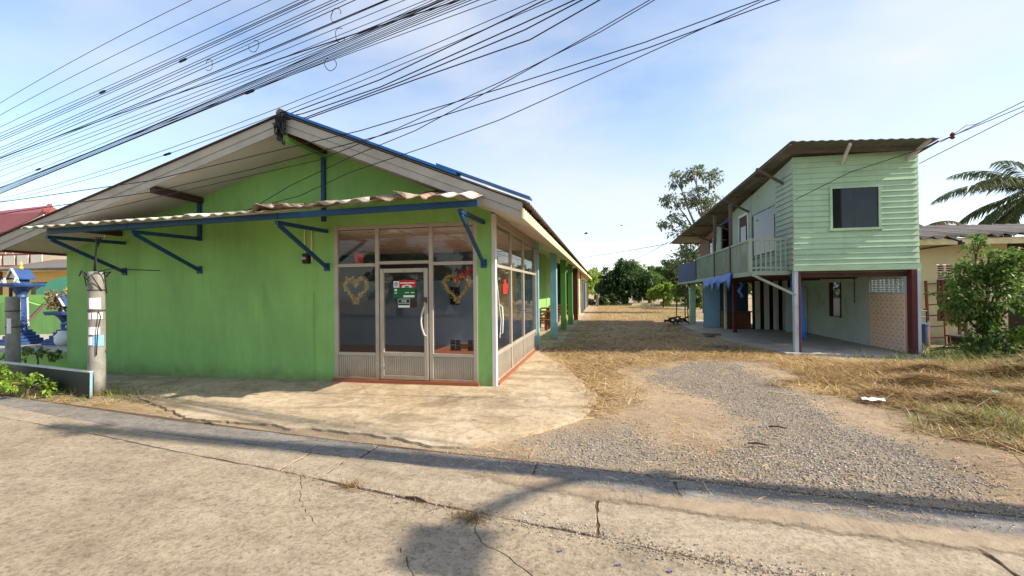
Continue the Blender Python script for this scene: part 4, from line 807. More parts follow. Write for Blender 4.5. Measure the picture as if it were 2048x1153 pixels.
for a in ((15.05, 15.10), (15.70, 15.75)): MB().box(GX-.02, GX+.06, a[0], a[1], .7, 1.75).build('window_frame', 'brown', gw)
MB().box(GX+.05, GX+.055, 15.1, 15.7, .7, 1.75).build('window_pane', 'glass_dark', gw)
MB().box(GX+.02, GX+.1, 12.2, 13.62, .05, 1.42).build('tile_backing', 'tilegrout', gw); MB().box(GX, GX+.1, 12.2, 13.62, 1.80, FZ-.061).build('plaster', 'bluewash', gw); MB().box(GX, GX+.1, 12.2, 13.62, 1.421, 1.45).build('plaster', 'bluewash', gw)
me_t = mesh_of(MB().box(-.006, .014, .002, .196, .002, .167), 'wall_tile', 'pinktile'); me_d = mesh_of(MB().prism([(.015*math.cos(a*math.pi/3), .015*math.sin(a*math.pi/3)) for a in range(6)], -.010, -.0065, 'x'), 'tile_dot', 'tiledot')
for i in range(7):
    for j in range(8):
        inst('wall_tile', me_t, gw, (GX+.005, 12.21+i*.2, .06+j*.17)); inst('tile_dot', me_d, gw, (GX+.005, 12.21+i*.2+.1, .06+j*.17+.085)); inst('tile_dot', me_d, gw, (GX+.005, 12.21+i*.2+.02, .06+j*.17+.02))
vb = MB()
for z in (0, .055, .11, .165): vb.box(0, .09, 0, .33, z, z+.018)
for y in (0, .155, .31): vb.box(.004, .086, y, y+.02, .0, .183)
me_v = mesh_of(vb, 'vent_block', 'bluewash')
for i in range(4):
    for j in range(2): inst('vent_block', me_v, gw, (GX+.002, 12.21+i*.35, 1.451+j*.178), (0, 0, 0), (1, 1, .93))
MB().box(GX-.012, GX-.002, 14.3, 14.34, 1.15, 1.93).build('wire_duct', 'timber', gw)
bkw = part('store_wall', house)
MB().box(3.95, 5.6, 19.4, 19.5, .05, 1.9).build('wall_panel', 'deepblue', bkw); MB().box(3.96, 4.55, 19.37, 19.399, .06, 1.85).build('door_leaf', 'interior_blue', bkw)
me_w = mesh_of(MB().box(0, .17, 0, .03, 0, 1.8), 'white_plank', 'white')
for k in range(5): inst('white_plank', me_w, bkw, (5.55+k*.27, 18.4-k*.12, .06))
MB().box(5.5, 6.87, 18.55, 18.6, .05, 1.9).build('wall_panel', 'black', bkw)
MB().box(6.2, 6.86, 17.3, 17.36, .06, 1.6).build('leaning_panel', 'bluewash', bkw)
t = thing('wooden_cabinet', 'low orange brown wooden cabinet in the shade under the stilt house', 'cabinet', (5.0, 19.0, .05)); MB().box(4.55, 5.5, 18.75, 19.3, .06, .68).build('body', 'wood', t, bevel=.01); MB().box(4.50, 5.55, 18.70, 19.32, .681, .72).build('top', 'wood', t); MB().box(4.6, 5.0, 18.735, 18.749, .12, .62).build('door', 'wood', t); MB().box(5.04, 5.45, 18.735, 18.749, .12, .62).build('door', 'wood', t)
# tarpaulin rags and curtain
def rag(name, pts, mat, label, cat):
    n = len(pts[0]); V = []; F = []
    for row in pts: V += row
    for i in range(len(pts)-1):
        for j in range(n-1): F.append((i*n+j, i*n+j+1, (i+1)*n+j+1, (i+1)*n+j))
    o = MB().add(V, F).build(name, mat, None, True); s_ = o.modifiers.new('thick', 'SOLIDIFY'); s_.thickness = .006; return tag(o, label, cat)
rows = []
for j in range(5):
    rows.append([(BX-.045-.02*math.sin(k*1.3+j)-.015*j, 13.7+k*.24, zs(14)+.06-.01*k-j*(.03+.07*abs(math.sin(k*.8+.4))*(1+.6*math.sin(k*2.3)))) for k in range(16)])
rag('blue_tarpaulin', rows, 'tarp', 'torn blue tarpaulin draped over the edge of the balcony', 'tarpaulin')
rag('blue_rag', [[(BX+.25+.05*math.sin(j*1.7), 13.9+k*.09+.02*math.sin(j*2+k), 1.78-j*.09) for k in range(4)] for j in range(6)], 'tarp', 'blue rag hanging from the balcony by the dark post', 'rag')
rag('blue_curtain', [[(4.72+k*.045+.01*j, 12.9+.04*math.sin(k*2.1), 1.88-j*.2) for k in range(7)] for j in range(9)], 'tarp', 'dark blue curtain hanging behind the peeling front post', 'curtain')
# scrap leaning at the far corner of the house
t = thing('scrap_heap', 'heap of dark scrap timber beside the far post of the stilt house', 'scrap heap', (3.2, 21.0, 0))
for k in range(16):
    a = random.uniform(0, 6.28); L = random.uniform(.3, .8); x, y = random.uniform(2.85, 3.55), random.uniform(20.6, 21.5); z = random.uniform(.06, .3)
    MB().bar((x-L/2*math.cos(a), y-L/2*math.sin(a), z), (x+L/2*math.cos(a), y+L/2*math.sin(a), z+random.uniform(-.15, .2)), .06, .05).build('stick', 'brown', t)
for k, (px_, py_, pz) in enumerate(((1352, 1362, 1.3), (1372, 1374, 1.75), (1380, 1383, 1.6), (1392, 1391, 1.8))):
    a = G(px_, 648); o = MB().tube([a+Vector((0, .2*k, 0)), a+Vector((.12-.06*k, .35+.2*k, pz))], .025, 6).build('leaning_pole', 'timber'); tag(o, 'thin pole leaning beside the scrap heap, %s from the left' % ('first', 'second', 'third', 'fourth')[k], 'pole', 'poles leaning by the scrap heap')
for x, y, l, r_, lb in ((3.55, 16.2, .5, .4, 'pale board lying on the slab edge near the white post'), (3.2, 13.1, .6, .2, 'grey board lying on the ground beside the house slab')):
    o = MB().prism([(x-l/2, y-r_/2), (x+l/2, y-.5*r_), (x+l*.45, y+r_/2), (x-l*.5, y+r_*.45)], .055, .085).build('loose_board', 'wood' if y > 15 else 'concrete'); tag(o, lb, 'board')
# ================================================================== CREAM HOUSE (far right)
ch = thing('cream_house', 'low cream house with grey wavy sheet roof at the right edge', 'house', (9, 15.5, 0)); CYF = 15.0
def cwall(x0, x1, z0, z1, m_='cream_house', y=CYF): MB().box(x0, x1, y, y+.12, z0, z1).build('front_wall', m_, ch)
cwall(7.4, 9.27, 0, 2.95); cwall(9.27, 10.1, 0, .6); cwall(9.27, 10.1, 2.22, 2.95); cwall(10.1, 10.95, 0, 2.95)
MB().box(10.951, 13.6, 17.0, 17.1, 0, 3.0).build('recessed_wall', 'timber', ch); MB().box(13.6, 13.75, 14.4, 18, 0, 3.0).build('side_wall', 'cream_house', ch); MB().box(10.85, 10.95, 15.121, 17.0, 0, 3.0).build('side_wall', 'cream_house', ch)  # outermost side wall is added out of view to shade the recess
m_ = MB()
for z in (0, .06, .12, .18): m_.box(0, .2, 0, .1, z, z+.02)
m_.box(0, .02, .003, .097, 0, .2); m_.box(.18, .2, .003, .097, 0, .2)
me_cv = mesh_of(m_, 'vent_block', 'pinktile')
for i in range(4):
    for j in range(2): inst('vent_block', me_cv, ch, (9.28+i*.205, CYF+.01, 1.79+j*.215))
cw = part('shuttered_window', ch)
for x in (9.29, 9.55, 9.81, 10.05): MB().box(x, x+.045, CYF-.01, CYF+.05, .61, 1.78).build('frame', 'wood', cw)
MB().box(9.27, 10.1, CYF+.06, CYF+.08, .61, 2.2).build('shutter', 'brown', cw); MB().box(9.28, 10.09, CYF-.012, CYF+.055, 1.74, 1.785).build('rail', 'wood', cw)
nW = 90; X = np.linspace(7.3, 14.2, nW+1)
V = np.array([[(x, y, z+.045*math.sin(x*2*math.pi/.33)+.02*math.sin(x*1.3)) for x in X] for y, z in ((14.15, 2.93), (15.6, 3.2), (18.2, 3.65))]); V2 = V.copy(); V2[..., 2] -= .02; nx_ = nW+1; b = 3*nx_
q = np.array([(i*nx_+j, i*nx_+j+1, (i+1)*nx_+j+1, (i+1)*nx_+j) for i in range(2) for j in range(nW)]); e = np.array([(k*nx_+j, k*nx_+j+1, b+k*nx_+j+1, b+k*nx_+j) for k in (0, 2) for j in range(nW)])
npmesh('roof_sheet', np.concatenate([V.reshape(-1, 3), V2.reshape(-1, 3)]), np.concatenate([q, q[:, ::-1]+b, e]), 'roof', ch)
MB().bar((7.3, 14.24, 2.80), (14.2, 14.24, 2.76), .03, .16).build('fascia', 'cream', ch); MB().box(7.35, 14.1, 14.3, 14.98, 2.86, 2.88).build('soffit', 'timber', ch)
MB().bar((7.4, CYF-.02, 2.45), (9.9, CYF-.02, 2.8), .02, .03).build('cable_duct', 'brown', ch); MB().box(8.05, 8.08, CYF-.03, CYF-.002, 2.52, 2.84).build('cover_strip', 'brown', ch)
t = thing('outdoor_lamp', 'small black lamp fixed on the fascia of the cream house', 'lamp', (9.15, 14.1, 2.8)); MB().tube([(9.05, 14.22, 2.88), (9.1, 14.08, 2.84), (9.18, 14.02, 2.78)], .025, 6).build('arm', 'black', t); MB().lathe([(.03, .05), (.07, .0), (.075, -.06)], (9.22, 14.0, 2.75), 10).build('lamp_head', 'black', t)
def ladder(a, b, wdt, n, label, mat='rustred'):
    t = thing('ladder', label, 'ladder', a, 'old frames leaning on the cream house'); a, b = Vector(a), Vector(b); sd = Vector((wdt, .02, .02))
    for s_ in (0, 1): MB().bar(a+sd*s_, b+sd*s_, .05, .05, (0, 1, 0)).build('rail', mat, t)
    for k in range(n):
        p_ = a+(b-a)*((k+.7)/n); MB().bar(p_, p_+sd, .035, .03).build('rung', mat, t)
ladder((8.45, 14.0, .02), (8.95, 14.92, 1.75), .42, 6, 'rust red ladder leaning against the cream wall beside the window'); ladder((9.35, 14.3, .02), (9.75, 14.93, 1.15), .16, 4, 'short rust red frame leaning under the shuttered window')
t = thing('blue_bin', 'dark blue bin standing beside the ladder', 'bin', (7.85, 13.5, 0)); MB().lathe([(.22, 0), (.26, .6), (.27, .62)], (7.85, 13.5, 0), 14).build('body', 'deepblue', t, True); MB().lathe([(.28, .621), (.28, .66), (.1, .70)], (7.85, 13.5, 0), 14).build('lid', 'deepblue', t)
t = thing('wire_rack', 'black wire rack standing behind the blue bin', 'rack', (8.1, 13.9, 0))
for x in (7.85, 8.35): MB().tube([(x, 13.9, 0), (x, 13.9, .95), (x+.05, 14.1, 1.0)], .016, 6).build('leg', 'black', t)
for z in (.6, .78, .95): MB().tube([(7.85, 13.9, z), (8.1, 13.85, z+.03), (8.35, 13.9, z)], .013, 6).build('rail', 'black', t)
t = thing('dark_crate', 'dark low crate at the foot of the ladder', 'crate', (9.1, 13.6, 0)); MB().box(8.75, 9.6, 13.3, 13.8, 0.0, .3).build('body', 'black', t); MB().box(8.7, 9.65, 13.25, 13.85, .301, .34).build('lid', 'ladder_grey', t)
for k in range(9):
    a = Vector((random.uniform(7.1, 8.2), random.uniform(11.3, 12.2), random.uniform(.05, .25))); b = a+Vector((random.uniform(.6, 1.6), random.uniform(-.3, .4), random.uniform(-.1, .12)))
    o = MB().tube([a, (a+b)/2+Vector((0, 0, .05)), b], [.014, .012, .006], 5).build('cut_branch', 'timber'); tag(o, 'thin cut branch lying in the weeds before the cream house', 'branch', 'cut branches by the cream house')
# ================================================================== LEFT: cut-off poles, board, spirit houses, neighbours
def stub(c, h, label, papers):
    t = thing('pole_stub', label, 'pole', c); x, y = c[0], c[1]
    MB().lathe([(.112, -.02), (.11, .3), (.104, h-.12), (.108, h-.1), (.108, h-.02), (.09, h)], (x, y, 0), 20).build('shaft', 'concrete', t, True)
    for z in (h-.30, h-.62): MB().lathe([(.110, 0), (.112, .012), (.110, .024)], (x, y, z), 16).build('strap', 'ladder_grey', t)
    dirc = Vector((-x, -y, 0)).normalized(); a0 = math.atan2(dirc.y, dirc.x)
    for da, z, w_, hh, m_ in papers:      # curved paper hugging the shaft
        V = []; n = 5; R = .114
        for i in range(n+1):
            a = a0+da+(i/n-.5)*w_/R
            for zz in (z, z+hh): V.append((x+R*math.cos(a), y+R*math.sin(a), zz))
        MB().add(V, [(2*i, 2*i+2, 2*i+3, 2*i+1) for i in range(n)]).build('paper_notice', m_, t, fix=False)
    return t
c = G(194, 794); s1 = stub((c.x, c.y, 0), 1.96, 'cut-off concrete pole with paper notices before the green wall', [(-.2, 1.38, .15, .17, 'paper'), (.1, 1.22, .13, .10, 'paper'), (-.3, .98, .15, .12, 'paper'), (-.75, .82, .07, .13, 'paper'), (.2, .80, .14, .17, 'paperblue'), (-.8, 1.22, .05, .1, 'paper')])
sp = Vector((c.x, c.y, 1.96))
m_ = MB()
for k in range(3): m_.tube([sp+Vector((.03*k-.05, 0, -.02)), sp+Vector((.02*math.sin(k*3)-.01, 0, .3)), sp+Vector((.01*k, .03*k, .55))], .011, 5)
m_.build('cable_riser', 'cable', s1); MB().bar(sp+Vector((-.2, .02, .545)), sp+Vector((.16, .02, .55)), .05, .02).build('cross_plate', 'timber', s1)
m_ = MB()
for k in range(7): a = k*.9; m_.tube([sp+Vector((.13*math.cos(a), .13*math.sin(a), -.02-.05*(k % 3))), sp+Vector((.17*math.cos(a+.8), .17*math.sin(a+.8), .0-.06*(k % 2))), sp+Vector((.12*math.cos(a+1.7), .12*math.sin(a+1.7), -.1-.04*k))], .008, 5)
m_.tube([sp+Vector((-.1, -.05, -.05)), sp+Vector((-.22, -.05, .02)), sp+Vector((-.34, 0, -.06))], .01, 5); m_.tube([sp+Vector((.1, -.05, 0)), sp+Vector((.3, 0, .04)), sp+Vector((.75, .4, .02))], .007, 5)
m_.build('tangled_wire', 'cable', s1); m_ = MB(); m_.tube([sp+Vector((.1, -.08, -1.3)), sp+Vector((.13, -.08, -.9)), sp+Vector((.16, -.06, -.7)), sp+Vector((.11, -.06, -.62))], .008, 5); m_.build('loose_wire', 'cable', s1)
c = G(26, 752); s2 = stub((c.x, c.y, 0), 1.58, 'shorter cut-off concrete pole at the left edge before the spirit house', [(-.5, .85, .07, .3, 'paper')])
MB().tube([(c.x-.05, c.y, 1.56), (c.x-.05, c.y, 1.75)], .03, 6).build('iron_stub', 'brown', s2)
# leaning board with a white edge; shade is coloured into its black face
t = thing('leaning_board', 'upright board with face coloured dark for shade and white painted edges beside the cut-off pole', 'board', (-8.6, 6.0, 0))
a, b = G(180, 800), Vector((-11.6, 6.35, 0)); a = Vector((a.x, a.y, 0)); d = (b-a).normalized(); up = Vector((-.06, .05, .40))
MB().hexa([a, b, b+Vector((0, .05, 0)), a+Vector((0, .05, 0)), a+up, b+up, b+up+Vector((0, .05, 0)), a+up+Vector((0, .05, 0))]).build('panel', 'black', t)
MB().bar(a+up+Vector((0, .02, .012)), b+up+Vector((0, .02, .012)), .07, .022).build('top_edge', 'white', t); MB().bar(a+Vector((.02, .0, 0)), a+up+Vector((.02, .0, .02)), .03, .04).build('end_edge', 'pale_blue', t)
# terrace, low walls
o = MB().box(-18.5, XL-.02, 7.75, 11.6, 0, .36).build('terrace', 'slab'); tag(o, 'raised grey terrace carrying the spirit houses', 'terrace')
MB().box(-18.5, XL-.02, 7.70, 7.749, 0, .33).build('front_face', 'lime_bright', o)
t = thing('garden_wall', 'low lime green wall with wavy top behind the spirit houses', 'wall', (-17, 11.4, 0))
poly = [(-24, .3), (XL-.05, .3)]+[(XL-.05-k*.35, 1.36+.10*math.sin(k*.9)) for k in range(39)]
MB().prism(poly, 11.3, 11.42, 'y').build('wall', 'lime', t); MB().box(-24, XL-.1, 11.45, 11.5, 1.2, 1.62).build('bright_band', 'lime_bright', t)
def spirit_house(c, zplat, w_, label, withhouse, scale=1):
    t = thing('spirit_house', label, 'spirit house', c, 'spirit houses on the terrace'); x, y, z = c
    for k, (r_, z0, z1) in enumerate(((.34, 0, .08), (.29, .08, .15), (.24, .15, .23), (.19, .23, .31), (.15, .31, .37))): MB().box(x-r_, x+r_, y-r_, y+r_, z+z0+.001, z+z1).build('base_step', 'spirit_blue', t, bevel=.012)
    MB().lathe([(.12, .371), (.10, .45), (.13, .5), (.10, .55), (.09, zplat-z-.35), (.12, zplat-z-.3), (.10, zplat-z-.24), (.16, zplat-z-.12), (.24, zplat-z-.04)], (x, y, z), 12).build('column', 'spirit_blue', t)
    for k in range(4): a = k*math.pi/2+.8; MB().bar((x+.13*math.cos(a), y+.13*math.sin(a), z+.4), (x+.11*math.cos(a), y+.11*math.sin(a), zplat-.3), .03, .03).build('column_rib', 'white', t)
    h = w_/2; MB().box(x-h, x+h, y-h, y+h, zplat-.04, zplat+.0).build('platform', 'spirit_blue', t, bevel=.01)
    pf = MB()
    for s_ in (-1, 1): pf.box(x-h, x+h, y+s_*h-.015, y+s_*h+.015, zplat+.001, zplat+.05); pf.box(x+s_*h-.015, x+s_*h+.015, y-h+.016, y+h-.016, zplat+.001, zplat+.05)
    pf.build('parapet', 'spirit_blue', t)
    hz = zplat; b = .15*scale
    MB().box(x-b, x+b, y-b, y+b, hz+.001, hz+.24*scale).build('shrine_body', 'spirit_blue' if withhouse else 'black', t)
    MB().box(x-.06*scale, x+.06*scale, y-b-.012, y-b-.001, hz+.02, hz+.18*scale).build('doorway', 'maroon', t); 
    for s_ in (-1, 1): MB().box(x+s_*.095*scale-.02, x+s_*.095*scale+.02, y-b-.03, y-b-.002, hz+.002, hz+.22*scale).build('pillar', 'white', t)
    rr = .26*scale
    for s_ in (-1, 1):
        MB().hexa([(x+s_*rr, y-rr, hz+.20*scale), (x, y-rr, hz+.52*scale), (x, y+rr, hz+.52*scale), (x+s_*rr, y+rr, hz+.20*scale), (x+s_*rr, y-rr, hz+.235*scale), (x, y-rr, hz+.56*scale), (x, y+rr, hz+.56*scale), (x+s_*rr, y+rr, hz+.235*scale)]).build('roof_slope', 'spirit_blue', t)
        MB().bar((x+s_*rr*1.05, y-rr-.01, hz+.21*scale), (x, y-rr-.01, hz+.57*scale), .025, .05, (0, 1, 0)).build('gable_trim', 'white', t)
    MB().prism([(x-rr*.8, hz+.25*scale), (x+rr*.8, hz+.25*scale), (x, hz+.50*scale)], y-rr+.02, y-rr+.04, 'y').build('gable', 'cream' if withhouse else 'wood', t)
    MB().lathe([(.035, 0), (.05, .04), (.03, .09), (.035, .13), (.012, .2)], (x, y, hz+.55*scale), 8).build('finial', 'gold', t)
    return t
c = G(36, 690, .36); SPA = (c.x-.05, c.y+.1, .36); spirit_house(SPA, 1.86, .62, 'bright blue spirit house with cream gable on a tall pedestal behind the short pole', True, .72)
c = G(116, 690, .36); SPB = (c.x, c.y+.2, .36); spirit_house(SPB, 1.14, .6, 'dark blue low spirit house with dried garland beside the green wall corner', False, .85)
n = 700; th = rng.uniform(0, 6.28, n); P = np.stack([SPB[0]-.05+.24*np.cos(th)*rng.uniform(.4, 1.1, n), SPB[1]-.15+.2*np.sin(th), 1.16+rng.uniform(.1, .55, n)], -1); d = rng.normal(0, 1, (n, 3)); d /= np.linalg.norm(d, axis=1)[:, None]; s_ = np.cross(d, rng.normal(0, 1, (n, 3))); s_ /= np.linalg.norm(s_, axis=1)[:, None]; L = rng.uniform(.04, .09, (n, 1))
o = npmesh('dried_garland', np.stack([P, P+d*L*.5+s_*L*.2, P+d*L, P+d*L*.5-s_*L*.2], 1).reshape(-1, 3), np.arange(n*4).reshape(-1, 4), 'dryleaf'); tag(o, 'dried flower garland hung over the low dark spirit house', 'garland', None, 'stuff')
def figurine(x, y, z, h, m_, label):
    o = MB().lathe([(.3*h, 0), (.32*h, .05*h), (.2*h, .3*h), (.26*h, .5*h), (.22*h, .62*h), (.1*h, .7*h), (.16*h, .8*h), (.14*h, .92*h), (.03*h, h)], (x, y, z), 10).build('figurine', m_, None, True); tag(o, label, 'figurine', 'offerings on the spirit house')
for k, (dx, m_, h, lb) in enumerate(((-.27, 'white', .14, 'white figurine at the left end of the tall spirit house platform'), (-.18, 'paper', .18, 'larger white figurine left of the tall spirit house doorway'), (.17, 'white', .19, 'white figurine just right of the tall spirit house doorway'), (.24, 'paperblue', .16, 'pale blue figurine on the tall spirit house platform'), (.29, 'gold', .10, 'small gold cup at the right end of the tall spirit house platform'))):
    figurine(SPA[0]+dx, SPA[1]-.22, 1.861, h, m_, lb)
o = MB().lathe([(.10, 0), (.15, .1), (.15, .24), (.08, .32), (.09, .36)], (SPB[0]+.36, SPB[1]-.35, .36), 12).build('white_jar', 'paper', None, True); tag(o, 'white jar standing at the foot of the dark spirit house', 'jar')
a = G(42, 684, .36); o = MB().bar((a.x+.1, a.y-.35, .37), (a.x+.35, a.y+.3, 1.36), .16, .06).build('leaning_plank', 'timber'); tag(o, 'dark old timber plank leaning behind the short pole', 'plank')
# neighbours at the far left
nh = thing('red_roof_house', 'two-storey cream house with red tiled roof at the left edge', 'house', (-30, 18, 0)); NYF = 18.0
MB().prism([(-40, 3.0), (-25.0, 3.0), (-25.0, 4.7), (-27.6, 5.5), (-31.5, 3.8), (-40, 3.8)], NYF, NYF+.2, 'y').build('upper_wall', 'white_house', nh)
A_, B_, C_, D_ = PY(92, 424, 17.4), PY(-60, 497, 17.4), PY(-120, 436, 24.), PY(100, 411, 24.)
dz_ = Vector((0, 0, .15)); MB().hexa([A_-dz_, B_-dz_, C_-dz_, D_-dz_, A_, B_, C_, D_]).build('roof', 'redroof', nh); MB().bar(A_+dz_*.3, D_+dz_*.3, .2, .12).build('hip_tile', 'redroof', nh)
E_ = PY(170, 450, 20.); MB().add([A_, D_, E_, A_-dz_, D_-dz_, E_-dz_], [(0, 1, 2), (5, 4, 3), (0, 2, 5, 3), (0, 3, 4, 1), (1, 4, 5, 2)]).build('roof', 'redroof', nh)
MB().bar(A_-dz_*1.9-Vector((0, .05, 0)), B_-dz_*1.9-Vector((0, .05, 0)), .06, .3).build('barge_board', 'white_house', nh)
MB().box(-40, -24.6, NYF-1.2, NYF+.1, 2.75, 3.0).build('slab_band', 'yellow_house', nh)
MB().box(-40, -24.8, NYF-.02, NYF+.2, 0, 2.749).build('lower_wall', 'yellow_house', nh)
for x0, x1 in ((-32.3, -31.2), (-28.6, -27.4), (-27.2, -26.0)): w_ = part('window', nh); MB().box(x0, x1, NYF-.06, NYF-.021, 1.35, 2.25).build('frame', 'brown', w_); MB().box(x0+.08, (x0+x1)/2-.03, NYF-.07, NYF-.061, 1.42, 2.18).build('pane', 'glass_dark', w_); MB().box((x0+x1)/2+.03, x1-.08, NYF-.07, NYF-.061, 1.42, 2.18).build('pane', 'glass_dark', w_)
rl = part('balcony_rail', nh)
MB().box(-34, -26.5, NYF-1.1, NYF-1.05, 3.0, 3.62).build('lattice', 'redroof', rl)
for k in range(9): MB().box(-33.8+k*.86, -33.1+k*.86, NYF-1.13, NYF-1.101, 3.08, 3.54).build('white_panel', 'white_house', rl)
m_ = MB()
for k in range(14): m_.box(-34+k*.45, -33.97+k*.45, NYF-1.09, NYF-1.06, 3.62, 4.4)
m_.build('bars', 'white', rl)
o = MB().hexa([(-25.6, 14.6, 2.62), (-21, 14.6, 2.62), (-21, 17, 2.9), (-25.6, 17, 2.9), (-25.6, 14.6, 2.72), (-21, 14.6, 2.72), (-21, 17, 3.3), (-25.6, 17, 3.3)]).build('lean_to_roof', 'roof'); tag(o, 'grey lean-to roof between the red roofed house and the shop', 'roof'); MB().box(-25.4, -25.25, 14.7, 14.85, 0, 2.63).build('post', 'timber', o); MB().box(-21.3, -21.15, 14.7, 14.85, 0, 2.63).build('post', 'timber', o)
o = MB().prism([(-21.0, 0), (-14, 0), (-14, 2.4), (-18.6, 2.4), (-20.0, 2.2), (-20.8, 1.8)], 13.2, 13.35, 'y').build('teal_wall', 'teal'); tag(o, 'teal painted wall with rounded top behind the dark spirit house', 'wall')
# ================================================================== VEGETATION
def leaves(P, d, L, wr, name, mat, parent, droop=.3):
    n = len(P); s_ = np.cross(d, np.array([0, 0, 1.])+rng.normal(0, .5, (n, 3))); s_ /= np.linalg.norm(s_, axis=1)[:, None]+1e-9; L = L[:, None]
    mid = P+d*L*.5; tip = P+d*L-np.array([0, 0, 1])*L*droop
    V = np.stack([P, mid+s_*L*wr, tip, mid-s_*L*wr], 1); return npmesh(name, V.reshape(-1, 3), np.arange(n*4).reshape(-1, 4), mat, parent)
def rdir(n, up=.0): d = rng.normal(0, 1, (n, 3)); d[:, 2] += up; return d/np.linalg.norm(d, axis=1)[:, None]
def tree(name, base, H, lobes, nleaf, lsize, mat, label, cat='tree', trunk_r=.15, bark='bark', trunk_h=.4, cl=.55, group=None, per=38, lean=(0, 0)):
    """lobes: (dx,dy,z,rx,ry,rz). leaf clumps sit through and on the lobes; limbs run to the lobes."""
    base = Vector(base); t = thing(name, label, cat, base, group)
    m_ = MB(); fork = base+Vector((lean[0]*.5, lean[1]*.5, H*trunk_h))
    m_.tube([base-Vector((0, 0, .1)), base+Vector((lean[0]*.2+.03, .02, H*trunk_h*.5)), fork], [trunk_r*1.25, trunk_r, trunk_r*.8], 9)
    tips = []
    for (dx, dy, z, rx, ry, rz) in lobes:
        c_ = base+Vector((dx, dy, z)); mid = fork.lerp(c_, .5)+Vector((random.uniform(-.1, .1)*H*.3, random.uniform(-.1, .1)*H*.3, random.uniform(0, .05)*H))
        m_.tube([fork-Vector((0, 0, .05)), mid, c_], [trunk_r*.6, trunk_r*.38, trunk_r*.16], 6)
        for k in range(5):
            v = Vector(rdir(1, .2)[0]); e_ = c_+Vector((v.x*rx, v.y*ry, v.z*rz))*.8; m_.tube([mid.lerp(c_, .6), c_.lerp(e_, .5)+Vector((0, 0, .04*H*.3)), e_], [trunk_r*.2, trunk_r*.12, trunk_r*.04], 4)
    m_.build('trunk', bark, t, True)
    vol = np.array([l[3]*l[4]*l[5] for l in lobes])**.67; vol /= vol.sum(); P = []; D = []
    for l, f in zip(lobes, vol):
        ncl = max(3, int(nleaf*f/per)); u = rdir(ncl, .15); r_ = rng.uniform(.35, 1.05, (ncl, 1))**.6; C = np.array([base.x+l[0], base.y+l[1], base.z+l[2]])+u*r_*np.array(l[3:6])
        n_ = rng.poisson(per, ncl); C2 = np.repeat(C, n_, 0); U2 = np.repeat(u, n_, 0); q = rng.normal(0, 1, C2.shape)*np.array([1, 1, .7])*cl*min(l[3], l[5])*.32
        P.append(C2+q); dd = rdir(len(C2))+U2*.7; D.append(dd/np.linalg.norm(dd, axis=1)[:, None])
    P, D = np.concatenate(P), np.concatenate(D); P[:, 2] = np.maximum(P[:, 2], base.z+.03)
    leaves(P, D, rng.uniform(.6, 1.3, len(P))*lsize, .27, 'crown', mat, t); return t
def rlobes(W, D, z0, z1, n, rmin, rmax, top=.6):
    o = []
    for k in range(n):
        a = random.uniform(0, 6.28); rr = random.random()**.5; z = random.uniform(z0, z1); f = 1-(max(0, (z-z0)/(z1-z0)-.45)/.55)**1.5*top; r_ = random.uniform(rmin, rmax)
        o.append((W*rr*math.cos(a)*f, D*rr*math.sin(a)*f, z, r_, r_, r_*.75))
    return o
FT = 'trees beyond the yard'
tree('mango_tree', (2.4, 50, 0), 5, [(-.2, 0, 4.0, .9, .9, .9), (.0, 0, 3.2, 1.4, 1.3, 1.0), (-1.4, 0, 2.5, 1.2, 1.2, 1.1), (1.5, 0, 2.5, 1.3, 1.2, 1.1), (-2.1, 0, 1.6, 1.0, 1.1, .9), (2.3, 0, 1.6, .9, 1.1, 1.0), (.4, -.6, 2.1, 1.4, 1.2, 1.1), (-.6, -.5, 1.4, 1.5, 1.1, .8), (1.3, -.4, 1.2, 1.2, 1, .7)], 17000, .27, 'leaf_dark', 'dark rounded mango tree at the far end of the yard', trunk_r=.22, group=FT, trunk_h=.3)
tree('broadleaf_tree', (5.2, 54, 0), 5, rlobes(2.2, 2, 1.2, 3.8, 9, .8, 1.3), 9000, .26, 'leaf_mid', 'greyer tree just right of the dark mango tree', trunk_r=.18, group=FT)
tree('broadleaf_tree', (-2.0, 57, 0), 5, rlobes(2.6, 2, 1.3, 3.8, 9, .8, 1.3), 8000, .26, 'leaf_bright', 'pale green tree behind the far end of the shop roof', trunk_r=.18, group=FT)
tree('leafy_shrub', (5.0, 40.5, 0), 3, rlobes(.9, .8, .5, 2.1, 7, .4, .7), 4500, .2, 'leaf_bright', 'bright green young tree before the far tree line', 'shrub', trunk_r=.06, group=FT, trunk_h=.3)
tree('leafy_shrub', (6.6, 38, 0), 3, rlobes(1.2, .8, .4, 2.3, 7, .5, .8), 4500, .2, 'leaf_mid', 'mid green shrub beside the blue balcony end', 'shrub', trunk_r=.06, group=FT, trunk_h=.3)
tree('broadleaf_tree', (8.2, 47, 0), 6, rlobes(2.6, 2, 1.3, 4.8, 12, .9, 1.4), 11000, .26, 'leaf_dark', 'tall dark tree right of the bright young tree', trunk_r=.2, group=FT)
tree('broadleaf_tree', (11.5, 44, 0), 7, rlobes(3, 2, 1.5, 5.8, 12, .9, 1.5), 10000, .26, 'leaf_mid', 'mid green tree behind the far end of the stilt house', trunk_r=.2, group=FT)
